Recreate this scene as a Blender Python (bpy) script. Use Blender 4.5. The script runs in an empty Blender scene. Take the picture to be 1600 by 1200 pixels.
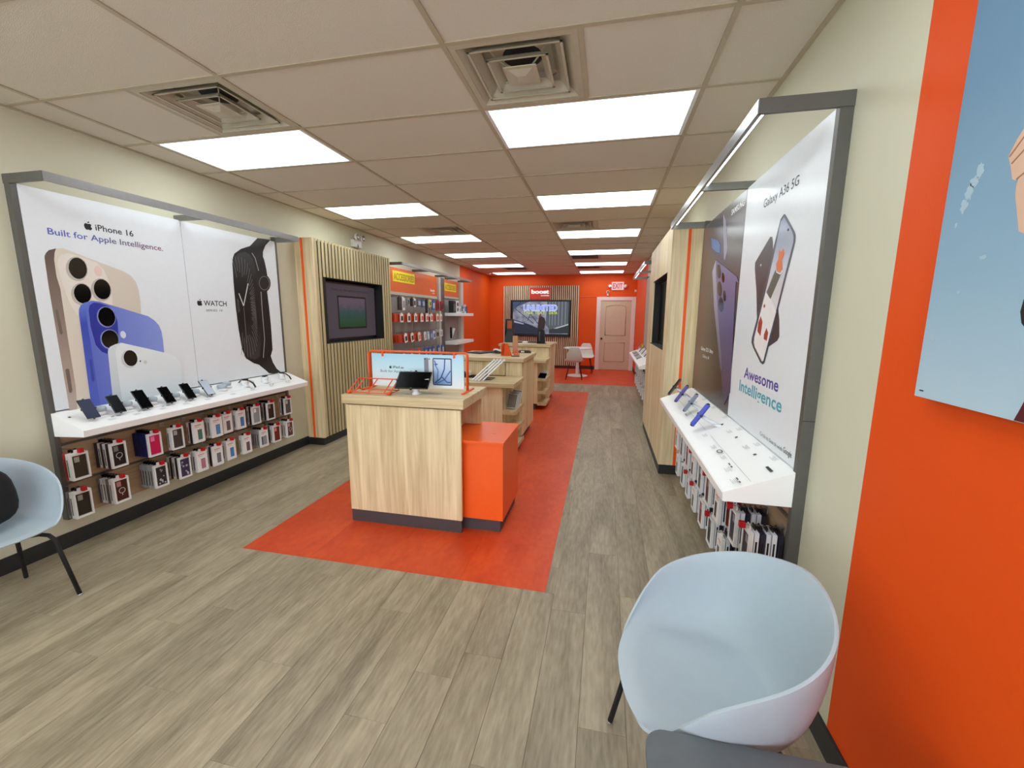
import bpy, bmesh, math, random
from mathutils import Vector, Matrix
random.seed(7)
C = bpy.context.scene.collection
SC = bpy.context.scene
R = math.radians
# ------------------------------------------------------------------ camera
cam_d = bpy.data.cameras.new('camera'); cam = bpy.data.objects.new('camera', cam_d); C.objects.link(cam)
cam_d.sensor_width = 36.0; cam_d.sensor_fit = 'HORIZONTAL'; cam_d.lens = 654.518 / 1600 * 36.0
cam_d.clip_start = 0.05; cam_d.clip_end = 80
_R = ((0.97659192, 0.21502053, 0.00586424), (0.0401781, -0.15556444, -0.98700832), (-0.21131478, 0.96413997, -0.16056209))
mw = Matrix(((_R[0][0], -_R[1][0], -_R[2][0], 0.76087), (_R[0][1], -_R[1][1], -_R[2][1], -2.58662),
             (_R[0][2], -_R[1][2], -_R[2][2], 1.56403), (0, 0, 0, 1)))
cam.matrix_world = mw
SC.camera = cam
# ------------------------------------------------------------------ world: overcast daylight outside the shop front
W = bpy.data.worlds.new('world'); SC.world = W; W.use_nodes = True
bg = W.node_tree.nodes['Background']; bg.inputs[0].default_value = (0.84, 0.93, 1.0, 1); bg.inputs[1].default_value = 4.7
SC.view_settings.view_transform = 'Standard'; SC.view_settings.look = 'None'
SC.view_settings.exposure = 0.0; SC.view_settings.gamma = 1.0; SC.view_settings.use_curve_mapping = False
LAMP = 6.0        # ceiling panel radiance
STRIP = 5.0       # LED strips in the display canopies
# ------------------------------------------------------------------ materials
MATS = {}
def _new(name):
    m = bpy.data.materials.new(name); m.use_nodes = True; MATS[name] = m
    return m, m.node_tree.nodes, m.node_tree.links, m.node_tree.nodes['Principled BSDF']
def lin(c):
    return tuple(((x / 255) / 12.92 if x / 255 <= 0.04045 else ((x / 255 + 0.055) / 1.055) ** 2.4) for x in c)
def mat(name, rgb, rough=0.5, metal=0.0, var=0.04, scale=30, bump=0.0, bscale=200, spec=0.5, coat=0.0):
    """plain surface with slight procedural variation; rgb in 0-255 sRGB"""
    if name in MATS: return MATS[name]
    m, N, L, P = _new(name)
    c = lin(rgb)
    tc = N.new('ShaderNodeTexCoord'); nz = N.new('ShaderNodeTexNoise'); nz.inputs['Scale'].default_value = scale
    nz.inputs['Detail'].default_value = 3
    L.new(tc.outputs['Object'], nz.inputs['Vector'])
    rp = N.new('ShaderNodeValToRGB')
    rp.color_ramp.elements[0].color = tuple(x * (1 - var) for x in c) + (1,)
    rp.color_ramp.elements[1].color = tuple(min(1, x * (1 + var)) for x in c) + (1,)
    rp.color_ramp.elements[0].position = 0.3; rp.color_ramp.elements[1].position = 0.7
    L.new(nz.outputs['Fac'], rp.inputs[0]); L.new(rp.outputs[0], P.inputs['Base Color'])
    P.inputs['Roughness'].default_value = rough; P.inputs['Metallic'].default_value = metal
    P.inputs['Specular IOR Level'].default_value = spec; P.inputs['Coat Weight'].default_value = coat
    if bump:
        n2 = N.new('ShaderNodeTexNoise'); n2.inputs['Scale'].default_value = bscale; n2.inputs['Detail'].default_value = 4
        b = N.new('ShaderNodeBump'); b.inputs['Strength'].default_value = bump; b.inputs['Distance'].default_value = 0.003
        L.new(tc.outputs['Object'], n2.inputs['Vector']); L.new(n2.outputs['Fac'], b.inputs['Height']); L.new(b.outputs[0], P.inputs['Normal'])
    return m
def emit(name, rgb, s):
    if name in MATS: return MATS[name]
    m, N, L, P = _new(name)
    P.inputs['Specular IOR Level'].default_value = 0.1
    P.inputs['Base Color'].default_value = (0.02, 0.02, 0.02, 1); P.inputs['Emission Color'].default_value = lin(rgb) + (1,)
    P.inputs['Emission Strength'].default_value = s; P.inputs['Roughness'].default_value = 0.3
    return m
def wood(name, a, b, axis='Z', scale=9, rough=0.5, rnd=True, stretch=0.06, bump=0.05, pos=(.36, .64), val=(.92, 1.06), dist=.6, fine=7):
    """grain stretched along an axis, each object offset by its own random"""
    m, N, L, P = _new(name)
    tc = N.new('ShaderNodeTexCoord'); oi = N.new('ShaderNodeObjectInfo')
    mp = N.new('ShaderNodeMapping'); s = [1, 1, 1]; s['XYZ'.index(axis)] = stretch; mp.inputs['Scale'].default_value = s
    mul = N.new('ShaderNodeMath'); mul.operation = 'MULTIPLY'; mul.inputs[1].default_value = 37.0
    L.new(oi.outputs['Random'], mul.inputs[0])
    cb = N.new('ShaderNodeCombineXYZ')
    for k in range(3): L.new(mul.outputs[0], cb.inputs[k])
    ad = N.new('ShaderNodeVectorMath'); ad.operation = 'ADD'
    L.new(tc.outputs['Object'], ad.inputs[0])
    if rnd: L.new(cb.outputs[0], ad.inputs[1])
    L.new(ad.outputs[0], mp.inputs['Vector'])
    n1 = N.new('ShaderNodeTexNoise'); n1.inputs['Scale'].default_value = scale; n1.inputs['Detail'].default_value = 6; n1.inputs['Distortion'].default_value = dist
    n2 = N.new('ShaderNodeTexNoise'); n2.inputs['Scale'].default_value = scale * fine; n2.inputs['Detail'].default_value = 4
    L.new(mp.outputs[0], n1.inputs['Vector']); L.new(mp.outputs[0], n2.inputs['Vector'])
    mx = N.new('ShaderNodeMix'); mx.data_type = 'FLOAT'; mx.inputs[0].default_value = 0.4
    L.new(n1.outputs['Fac'], mx.inputs[2]); L.new(n2.outputs['Fac'], mx.inputs[3])
    rp = N.new('ShaderNodeValToRGB'); rp.color_ramp.elements[0].position = pos[0]; rp.color_ramp.elements[1].position = pos[1]
    rp.color_ramp.elements[0].color = lin(a) + (1,); rp.color_ramp.elements[1].color = lin(b) + (1,)
    L.new(mx.outputs[0], rp.inputs[0])
    hs = N.new('ShaderNodeHueSaturation'); mr = N.new('ShaderNodeMapRange'); mr.inputs[3].default_value = val[0]; mr.inputs[4].default_value = val[1]
    L.new(oi.outputs['Random'], mr.inputs[0])
    if rnd: L.new(mr.outputs[0], hs.inputs['Value'])
    L.new(rp.outputs[0], hs.inputs['Color']); L.new(hs.outputs[0], P.inputs['Base Color'])
    P.inputs['Roughness'].default_value = rough
    bp = N.new('ShaderNodeBump'); bp.inputs['Strength'].default_value = bump; bp.inputs['Distance'].default_value = 0.002
    L.new(n2.outputs['Fac'], bp.inputs['Height']); L.new(bp.outputs[0], P.inputs['Normal'])
    return m
def grad(name, stops, axis='Z', rough=0.35, emis=0, coord='Generated'):
    """printed colour gradient across an object"""
    if name in MATS: return MATS[name]
    m, N, L, P = _new(name)
    tc = N.new('ShaderNodeTexCoord'); sp = N.new('ShaderNodeSeparateXYZ'); rp = N.new('ShaderNodeValToRGB')
    L.new(tc.outputs[coord], sp.inputs[0]); L.new(sp.outputs[axis], rp.inputs[0])
    e = rp.color_ramp.elements
    while len(e) < len(stops): e.new(0.5)
    for el, (p, c) in zip(e, stops): el.position = p; el.color = lin(c) + (1,)
    L.new(rp.outputs[0], P.inputs['Base Color']); P.inputs['Roughness'].default_value = rough
    if emis:
        P.inputs['Base Color'].default_value = (0, 0, 0, 1); L.new(rp.outputs[0], P.inputs['Emission Color']); P.inputs['Emission Strength'].default_value = emis
    return m
def wallmat(name, a, b, test):
    """painted plaster; paint colour changes at a straight world-Y line: test = (y, rear_is_b)"""
    m, N, L, P = _new(name)
    ge = N.new('ShaderNodeNewGeometry'); sp = N.new('ShaderNodeSeparateXYZ'); L.new(ge.outputs['Position'], sp.inputs[0])
    fac = None
    for y, op in test:
        c = N.new('ShaderNodeMath'); c.operation = op; c.inputs[1].default_value = y; L.new(sp.outputs['Y'], c.inputs[0])
        if fac is None: fac = c
        else:
            mx = N.new('ShaderNodeMath'); mx.operation = 'MAXIMUM'; L.new(fac.outputs[0], mx.inputs[0]); L.new(c.outputs[0], mx.inputs[1]); fac = mx
    nz = N.new('ShaderNodeTexNoise'); nz.inputs['Scale'].default_value = 140; nz.inputs['Detail'].default_value = 5; L.new(ge.outputs['Position'], nz.inputs['Vector'])
    n2 = N.new('ShaderNodeTexNoise'); n2.inputs['Scale'].default_value = 1.3; L.new(ge.outputs['Position'], n2.inputs['Vector'])
    mixc = N.new('ShaderNodeMix'); mixc.data_type = 'RGBA'; mixc.inputs[6].default_value = lin(a) + (1,); mixc.inputs[7].default_value = lin(b) + (1,)
    if fac is not None: L.new(fac.outputs[0], mixc.inputs[0])
    else: mixc.inputs[0].default_value = 0
    hs = N.new('ShaderNodeHueSaturation'); mr = N.new('ShaderNodeMapRange'); mr.inputs[3].default_value = 0.95; mr.inputs[4].default_value = 1.05
    L.new(n2.outputs['Fac'], mr.inputs[0]); L.new(mr.outputs[0], hs.inputs['Value']); L.new(mixc.outputs[2], hs.inputs['Color'])
    L.new(hs.outputs[0], P.inputs['Base Color']); P.inputs['Roughness'].default_value = 0.6; P.inputs['Specular IOR Level'].default_value = 0.35
    bp = N.new('ShaderNodeBump'); bp.inputs['Strength'].default_value = 0.25; bp.inputs['Distance'].default_value = 0.002
    L.new(nz.outputs['Fac'], bp.inputs['Height']); L.new(bp.outputs[0], P.inputs['Normal'])
    return m
# ------------------------------------------------------------------ mesh builder
class MB:
    def __init__(s): s.v = []; s.f = []; s.sm = []; s.m2 = None
    def add(s, vs, fs, smooth=False):
        b = len(s.v); s.v += [tuple(v) for v in vs]; s.f += [[b + i for i in f] for f in fs]; s.sm += [smooth] * len(fs); return s
    def box(s, x0, x1, y0, y1, z0, z1, bev=0.0):
        if x0 > x1: x0, x1 = x1, x0
        if y0 > y1: y0, y1 = y1, y0
        if z0 > z1: z0, z1 = z1, z0
        if bev <= 0:
            vs = [(x, y, z) for x in (x0, x1) for y in (y0, y1) for z in (z0, z1)]
            return s.add(vs, [(0, 1, 3, 2), (4, 6, 7, 5), (0, 4, 5, 1), (2, 3, 7, 6), (0, 2, 6, 4), (1, 5, 7, 3)])
        bev = min(bev, (x1 - x0) * .45, (y1 - y0) * .45, (z1 - z0) * .45)
        bm = bmesh.new(); r = bmesh.ops.create_cube(bm, size=1)
        for v in bm.verts: v.co = ((x0 + x1) / 2 + v.co.x * (x1 - x0), (y0 + y1) / 2 + v.co.y * (y1 - y0), (z0 + z1) / 2 + v.co.z * (z1 - z0))
        bmesh.ops.bevel(bm, geom=bm.edges[:], offset=bev, segments=2, affect='EDGES', profile=0.7)
        bm.verts.index_update(); s.add([v.co for v in bm.verts], [[v.index for v in f.verts] for f in bm.faces]); bm.free(); return s
    def prism(s, pts, axis, a, b):
        """polygon in the plane normal to axis, extruded from a to b; pts are the two other coords in XYZ order"""
        n = len(pts)
        def P(p, t): return {'X': (t, p[0], p[1]), 'Y': (p[0], t, p[1]), 'Z': (p[0], p[1], t)}[axis]
        s.add([P(p, a) for p in pts] + [P(p, b) for p in pts],
              [list(range(n)), list(range(2 * n - 1, n - 1, -1))] + [(i, (i + 1) % n, n + (i + 1) % n, n + i)[::-1] for i in range(n)]); return s
    def tube(s, pts, r, n=8, r2=None, closed=False):
        pts = [Vector(p) for p in pts]; rings = []; up = None; m = len(pts)
        for i, p in enumerate(pts):
            a = pts[(i - 1) % m] if (i > 0 or closed) else p; b = pts[(i + 1) % m] if (i < m - 1 or closed) else p
            d = (b - a).normalized()
            if up is None: up = Vector((0, 0, 1)) if abs(d.z) < 0.9 else Vector((1, 0, 0))
            u = (up - d * up.dot(d)).normalized(); w = d.cross(u); up = u
            rr = r if r2 is None else r + (r2 - r) * i / (m - 1)
            rings.append([p + (u * math.cos(2 * math.pi * k / n) + w * math.sin(2 * math.pi * k / n)) * rr for k in range(n)])
        fs = []
        for i in range(m if closed else m - 1):
            for k in range(n):
                j = (i + 1) % m; fs.append((i * n + k, i * n + (k + 1) % n, j * n + (k + 1) % n, j * n + k))
        if not closed: fs += [list(range(n))[::-1], [(m - 1) * n + k for k in range(n)]]
        s.add([v for r_ in rings for v in r_], fs, True); return s
    def lathe(s, prof, c=(0, 0, 0), n=20, axis='Z'):
        vs = []; fs = []
        for r, h in prof:
            for k in range(n):
                a = 2 * math.pi * k / n; x, y = r * math.cos(a), r * math.sin(a)
                p = {'Z': (x, y, h), 'X': (h, x, y), 'Y': (y, h, x)}[axis]; vs.append((c[0] + p[0], c[1] + p[1], c[2] + p[2]))
        for i in range(len(prof) - 1):
            for k in range(n): fs.append((i * n + k, i * n + (k + 1) % n, (i + 1) * n + (k + 1) % n, (i + 1) * n + k))
        fs += [list(range(n))[::-1], [(len(prof) - 1) * n + k for k in range(n)]]
        s.add(vs, fs, True); return s
    def xf(s, M):
        s.v = [tuple(M @ Vector(v)) for v in s.v]; return s
    def mesh(s, name, m):
        me = bpy.data.meshes.new(name); me.from_pydata(s.v, [], s.f); me.validate()
        if len(me.polygons) == len(s.sm): me.polygons.foreach_set('use_smooth', s.sm)
        bm = bmesh.new(); bm.from_mesh(me); bmesh.ops.recalc_face_normals(bm, faces=bm.faces[:]); bm.to_mesh(me); bm.free()
        if m: me.materials.append(m)
        if s.m2 is not None:
            me.materials.append(s.m2[1])
            for p in me.polygons:
                if p.index >= s.m2[0]: p.material_index = 1
        return me
def obj(name, mb, m, parent=None, loc=None):
    """mb is an MB in world space (parent offset removed) or a ready mesh in local space"""
    me = mb
    if isinstance(mb, MB):
        if parent is not None:
            o = wloc(parent); mb.v = [(v[0] - o[0], v[1] - o[1], v[2] - o[2]) for v in mb.v]
        me = mb.mesh(name, m)
    o = bpy.data.objects.new(name, me); C.objects.link(o)
    if parent is not None: o.parent = parent
    if loc: o.location = loc
    return o
def wloc(o):
    v = Vector((0, 0, 0))
    while o is not None: v += o.location; o = o.parent
    return v
def tag(o, label=None, cat=None, group=None, kind=None):
    if label: o['label'] = label
    if cat: o['category'] = cat
    if group: o['group'] = group
    if kind: o['kind'] = kind
    return o
def thing(name, label, cat, loc=(0, 0, 0), group=None):
    o = bpy.data.objects.new(name, None); o.empty_display_size = 0.05; C.objects.link(o); o.location = loc
    return tag(o, label, cat, group)
def copy_tree(o, parent=None):
    c = o.copy(); C.objects.link(c); c.parent = parent
    for ch in list(o.children): copy_tree(ch, c)
    return c
def base_on(mb):
    """centre-bottom of a builder, for things that are one mesh: returns location and makes mb local"""
    xs, ys, zs = zip(*mb.v); l = ((min(xs) + max(xs)) / 2, (min(ys) + max(ys)) / 2, min(zs))
    mb.v = [(v[0] - l[0], v[1] - l[1], v[2] - l[2]) for v in mb.v]; return l
def solo(name, mb, m, label, cat, group=None):
    l = base_on(mb); o = obj(name, mb, m, None, l); return tag(o, label, cat, group)
def struct(name, mb, m):
    o = obj(name, mb, m); o['kind'] = 'structure'; return o
# ---- flat print: shapes a fraction of a millimetre thick on a board
class Board:
    """axis X: plane x=x0, u=Y, v=Z, sign = outward direction; axis Y likewise with u=X"""
    def __init__(s, axis, x0, sign, step=0.0006): s.a = axis; s.x = x0; s.s = sign; s.st = step
    def poly(s, name, pts, m, layer, parent):
        mb = MB().prism(pts, s.a, s.x + s.s * s.st * (layer - 1), s.x + s.s * s.st * layer); return obj(name, mb, m, parent)
    def rect(s, name, u0, u1, v0, v1, m, layer, parent): return s.poly(name, [(u0, v0), (u1, v0), (u1, v1), (u0, v1)], m, layer, parent)
    def ell(s, name, u, v, ru, rv, m, layer, parent, n=20):
        return s.poly(name, [(u + ru * math.cos(2 * math.pi * i / n), v + rv * math.sin(2 * math.pi * i / n)) for i in range(n)], m, layer, parent)
    def line(s, name, pts, w, m, layer, parent):
        """thick polyline strokes; pts list of polylines"""
        mb = MB()
        for pl in pts:
            for (a, b) in zip(pl[:-1], pl[1:]):
                d = Vector((b[0] - a[0], b[1] - a[1])); L_ = d.length
                if L_ < 1e-6: continue
                n = Vector((-d.y, d.x)) / L_ * w / 2
                mb.prism([(a[0] + n.x, a[1] + n.y), (b[0] + n.x, b[1] + n.y), (b[0] - n.x, b[1] - n.y), (a[0] - n.x, a[1] - n.y)], s.a, s.x + s.s * s.st * (layer - 1), s.x + s.s * s.st * layer)
        return obj(name, mb, m, parent)
    def text(s, name, txt, u0, v0, u1, cap, m, layer, parent, bold=0.0, name_obj=None, spacing=1.0):
        """baseline from (u0,v0) to (u1,v0), cap height cap"""
        cu = bpy.data.curves.new('lettering', 'FONT'); cu.body = txt; cu.size = 1; cu.offset = bold; cu.space_character = spacing; cu.resolution_u = 3
        to = bpy.data.objects.new('lettering', cu); C.objects.link(to); dg = bpy.context.evaluated_depsgraph_get(); dg.update()
        me = bpy.data.meshes.new_from_object(to.evaluated_get(dg)); bpy.data.objects.remove(to)
        xs = [v.co.x for v in me.vertices]; x0, x1 = min(xs), max(xs); capn = 0.729 if True else 1
        off = s.x + s.s * s.st * layer; o = wloc(parent)
        for v in me.vertices:
            u = u0 + (v.co.x - x0) / (x1 - x0) * (u1 - u0); w = v0 + v.co.y / capn * cap
            v.co = (Vector((off, u, w)) if s.a == 'X' else Vector((u, off, w))) - o
        me.materials.clear(); me.materials.append(m)
        return obj(name, me, None, parent)
def px_logo(cu, cv, h, flip=1):
    """bitten fruit emblem outline: body and leaf as polygons centred at cu,cv"""
    body = [(0, .30), (.10, .34), (.22, .37), (.36, .31), (.44, .22), (.36, .13), (.33, .02), (.36, -.09), (.46, -.18), (.40, -.32), (.30, -.45), (.20, -.50), (.09, -.46), (0, -.44), (-.09, -.46), (-.20, -.50), (-.32, -.42), (-.42, -.24), (-.46, -.02), (-.43, .18), (-.34, .31), (-.22, .37), (-.10, .34)]
    leaf = [(0, .40), (.01, .52), (.09, .63), (.20, .68), (.19, .55), (.11, .44)]
    k = h / 1.18
    return [[(cu + flip * x * k, cv + (y - .09) * k) for x, y in P] for P in (body, leaf)]
# palette
cream = (209, 207, 183)
M_white = mat('white_satin', (236, 238, 240), 0.4)
M_whiteg = mat('white_laminate', (248, 249, 249), 0.3, var=.006)
M_black = mat('black_plastic', (14, 14, 15), 0.35)
M_blackm = mat('black_matte', (22, 22, 24), 0.7)
M_rubber = mat('black_rubber_base', (38, 40, 42), 0.45, bump=0.05)
M_kick = mat('charcoal_kick', (72, 66, 70), 0.5)
M_grey = mat('grey_metal', (128, 128, 122), 0.42, 0.35)
M_dgrey = mat('dark_grey_metal', (98, 97, 92), 0.45, 0.3)
M_orange = mat('orange_laminate', (255, 100, 26), 0.35, var=0.02)
M_orangem = mat('orange_powder_coat', (232, 92, 40), 0.35)
M_red = mat('red_plastic', (190, 12, 30), 0.35)
M_glass = mat('black_glass', (6, 6, 8), 0.2, spec=0.05)
M_wood = wood('light_oak_laminate', (202, 178, 132), (248, 230, 190), 'Z', 7, 0.45, False, 0.05)
M_woodx = wood('light_oak_laminate_across', (184, 160, 118), (226, 206, 164), 'X', 10, 0.45, False, 0.05)
M_slat = wood('oak_slat', (172, 158, 118), (212, 196, 152), 'Z', 12, 0.5, True, 0.05)
M_woody = wood('light_oak_laminate_long', (184, 160, 118), (226, 206, 164), 'Y', 10, 0.45, False, 0.05)
M_slatback = mat('slat_backing', (34, 26, 16), 0.8)
M_plank = wood('grey_oak_plank', (122, 110, 88), (170, 157, 132), 'Y', 4.5, 0.45, True, 0.15, 0.15, (.34, .62), (.96, 1.05), 1.2, 16)
M_oplank = wood('orange_vinyl_tile', (198, 60, 18), (220, 82, 32), 'Y', 4, 0.42, True, 0.5, 0.05)
M_tile = mat('ceiling_tile', (216, 209, 192), 0.9, var=0.03, scale=160, bump=0.6, bscale=260)
M_tee = mat('ceiling_tee', (182, 172, 146), 0.5)
M_vent = mat('vent_enamel', (188, 182, 160), 0.5)
M_lamp = emit('lit_diffuser', (243, 252, 255), LAMP)
M_strip = emit('led_strip', (245, 250, 255), STRIP)
M_shellw = mat('pale_blue_plastic', (174, 188, 197), 0.45, var=0.01)
M_shellb = mat('white_plastic', (226, 226, 220), 0.4)
M_silver = mat('brushed_steel', (180, 180, 178), 0.3, 0.8)
def mc(rgb, rough=0.4): return mat('ink_%02x%02x%02x' % tuple(rgb), rgb, rough, var=0.02)
# ================================================================== ROOM
XL, XR, YB, YF, H = -2.73, 1.604, 10.10, -4.6, 2.757
wl = struct('wall_left', MB().box(XL - .15, XL, YF, YB, 0, 3.0), wallmat('left_wall_paint', cream, (224, 84, 5), [(7.35, 'GREATER_THAN')]))
wr = struct('wall_right', MB().box(XR, XR + .15, YF, YB, 0, 3.0), wallmat('right_wall_paint', cream, (228, 78, 1), [(-1.07, 'LESS_THAN'), (6.95, 'GREATER_THAN')]))
M_orwall = wallmat('rear_wall_paint', (224, 84, 5), (0, 0, 0), [])
struct('wall_back', MB().box(XL - .15, XR + .15, YB, YB + .15, 0, 3.0), M_orwall)
# shop front: wide glazing behind the camera
wf = struct('wall_front', MB().box(XL - .15, XR + .15, YF - .15, YF, 0, .25).box(XL - .15, XR + .15, YF - .15, YF, 2.55, 3.0)
            .box(XL - .15, -2.5, YF - .15, YF, .25, 2.55).box(1.4, XR + .15, YF - .15, YF, .25, 2.55), mat('front_wall_paint', cream, 0.6))
wn = thing('window_1', 'shop front glazing in grey frames', None, (-.55, YF - .08, .25)); wn['kind'] = 'structure'
fr = MB()
for x in (-2.5, -1.2, .1, 1.36): fr.box(x, x + .045, YF - .11, YF - .05, .25, 2.55)
fr.box(-2.5, 1.405, YF - .11, YF - .05, .25, .30).box(-2.5, 1.405, YF - .11, YF - .05, 2.5, 2.55)
obj('window_frame', fr, M_dgrey, wn)
mg, N_, L_, P_ = _new('window_glass'); P_.inputs['Transmission Weight'].default_value = 1; P_.inputs['Roughness'].default_value = 0; P_.inputs['IOR'].default_value = 1.0; P_.inputs['Base Color'].default_value = (1, 1, 1, 1)
for x in (-2.455, -1.155, .145): obj('window_pane', MB().box(x, x + 1.255 if x < 0 else 1.36, YF - .085, YF - .079, .30, 2.5), mg, wn)
# ---- floor: planks, recessed joints over a dark bed
fl = struct('floor', MB().box(XL - .15, XR + .15, YF - .15, YB + .15, -.05, -.004), mat('floor_bed', (60, 52, 42), 0.8))
MX0, MX1, MY0, MY1, RY0 = -1.58, .487, -.415, 6.15, 7.2
PW, PL = .1815, 1.235
pm = {}
def plank(x0, x1, y0, y1, m):
    if x1 - x0 < .012 or y1 - y0 < .012: return
    k = (round(x1 - x0, 3), round(y1 - y0, 3), m.name)
    if k not in pm:
        w, l = k[0], k[1]; g = .0003; b = .0005
        bm = MB(); z1, z0 = 0, -.005
        top = [(g + b, g + b), (w - g - b, g + b), (w - g - b, l - g - b), (g + b, l - g - b)]; bot = [(g, g), (w - g, g), (w - g, l - g), (g, l - g)]
        bm.add([(p[0], p[1], z1) for p in top] + [(p[0], p[1], z1 - b) for p in bot] + [(p[0], p[1], z0) for p in bot],
               [(0, 1, 2, 3)] + [(i, 4 + i, 4 + (i + 1) % 4, (i + 1) % 4) for i in range(4)] + [(4 + i, 8 + i, 8 + (i + 1) % 4, 4 + (i + 1) % 4) for i in range(4)])
        pm[k] = bm.mesh('floor_plank' if m is M_plank else 'floor_tile', m)
    obj('floor_plank' if m is M_plank else 'floor_tile', pm[k], None, fl, (x0, y0, 0))
def sub(a0, a1, b0, b1):
    """[a0,a1] minus [b0,b1]"""
    o = []
    if b0 > a0: o.append((a0, min(a1, b0)))
    if b1 < a1: o.append((max(a0, b1), a1))
    return o
ncol = int((XR - XL) / PW) + 1
offs = [0, .47, .85, .25, .66, 1.05, .4, .15]
for c in range(ncol):
    x0 = XL + .002 + c * PW; x1 = min(x0 + PW, XR - .002)
    y = -3.4 - offs[c % 8]
    while y < RY0:
        a, b = y, min(y + PL, RY0); y += PL
        parts = [(x0, x1, a, b)]; res = []
        for (p0, p1, q0, q1) in parts:
            if p1 <= MX0 or p0 >= MX1 or q1 <= MY0 or q0 >= MY1: res.append((p0, p1, q0, q1)); continue
            for (r0, r1) in sub(q0, q1, MY0, MY1): res.append((p0, p1, r0, r1))
            qa, qb = max(q0, MY0), min(q1, MY1)
            for (r0, r1) in sub(p0, p1, MX0, MX1): res.append((r0, r1, qa, qb))
        for r in res: plank(*r, M_plank)
# orange vinyl tiles: centre strip and rear area
TW, TL = .5168, .94
for i in range(4):
    y = MY0 - (0, .47)[i % 2] ; x0 = MX0 + i * TW
    while y < MY1:
        a, b = max(y, MY0), min(y + TL, MY1); y += TL
        plank(x0, min(x0 + TW, MX1), a, b, M_oplank)
for i in range(9):
    x0 = XL + .002 + i * .4813; y = RY0
    while y < YB:
        plank(x0, x0 + .4813, y, min(y + .94, YB), M_oplank); y += .94
# ---- ceiling: tees and lay-in tiles
ce = struct('ceiling', MB().box(XL - .15, XR + .15, YF - .15, YB + .15, H + .14, H + .2), mat('plenum', (60, 58, 54), 0.9))
BW, BD = 1.2192, .6096
cols = [XL, -2 * BW, -BW, 0, BW, XR]
for x in cols[1:-1]: obj('ceiling_tee', MB().box(x - .012, x + .012, YF, YB, H, H + .006).box(x - .002, x + .002, YF, YB, H + .006, H + .035), M_tee, ce)
rows = range(-8, 17)
for j in rows:
    y = j * BD
    if YF < y < YB: obj('ceiling_tee', MB().box(XL, XR, y - .012, y + .012, H + .0005, H + .0065).box(XL, XR, y - .002, y + .002, H + .0065, H + .03), M_tee, ce)
obj('wall_angle', MB().box(XL, XL + .022, YF, YB, H - .001, H + .004).box(XR - .022, XR, YF, YB, H - .001, H + .004).box(XL, XR, YB - .022, YB, H - .001, H + .004), M_tee, ce)
LIGHT_ROWS = [0, 3, 6, 9, 12, 15, -3, -6]
VENTS = {(1, -1): 1, (3, -1): 0, (1, 5): 1, (3, 5): 0}      # (bay, row): half (0 left 1 right)
RET = {(3, 10): 0, (3, 13): 0, (1, 13): 1}
tm = {}
def ctile(x0, x1, y0, y1):
    k = (round(x1 - x0, 3), round(y1 - y0, 3))
    if k not in tm: tm[k] = MB().box(.006, k[0] - .006, .006, k[1] - .006, 0, .014, 0.002).mesh('ceiling_tile', M_tile)
    o = obj('ceiling_tile', tm[k], None, ce, (x0, y0, H + .0065)); o.rotation_euler = (R(random.uniform(-.06, .06)), R(random.uniform(-.06, .06)), 0)
for j in rows:
    y0, y1 = max(j * BD, YF), min((j + 1) * BD, YB)
    if y1 - y0 < .05: continue
    for b in range(5):
        x0, x1 = cols[b], cols[b + 1]
        if b in (1, 3) and j in LIGHT_ROWS: continue
        h = VENTS.get((b, j), RET.get((b, j)))
        if h is not None:
            xm = (x0 + x1) / 2
            if h == 0: x0 = xm
            else: x1 = xm
            obj('ceiling_tee', MB().box(xm - .012, xm + .012, y0, y1, H + .0003, H + .0063), M_tee, ce)
        ctile(x0, x1, y0, y1)
# ---- recessed light panels
lm = {}
def ceiling_light(x0, y0, label):
    cx, cy = x0 + BW / 2, y0 + BD / 2
    t = thing('ceiling_light', label, 'ceiling light', (cx, cy, H), 'recessed light panels in the ceiling')
    if not lm:
        w, d = BW / 2 - .013, BD / 2 - .013
        lm['f'] = MB().box(-w, w, -d, -d + .012, .001, .06).box(-w, w, d - .012, d, .001, .06).box(-w, -w + .022, -d, d, .001, .06).box(w - .022, w, -d, d, .001, .06).box(-w, w, -d, d, .06, .065).mesh('frame', M_white)
        lm['d'] = MB().box(-w + .022, w - .022, -d + .012, d - .012, .004, .010).mesh('diffuser', M_lamp)
    obj('frame', lm['f'], None, t); obj('diffuser', lm['d'], None, t)
ordn = ['first', 'second', 'third', 'fourth', 'fifth', 'sixth']
for b, side in ((1, 'left'), (3, 'right')):
    for j in LIGHT_ROWS:
        if j >= 0: lab = 'white lit ceiling panel, %s in the %s row counting towards the rear wall' % (ordn[j // 3], side)
        else: lab = 'white lit ceiling panel of the %s row near the shop front, out of view' % side
        ceiling_light(cols[b], j * BD, lab)
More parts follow.
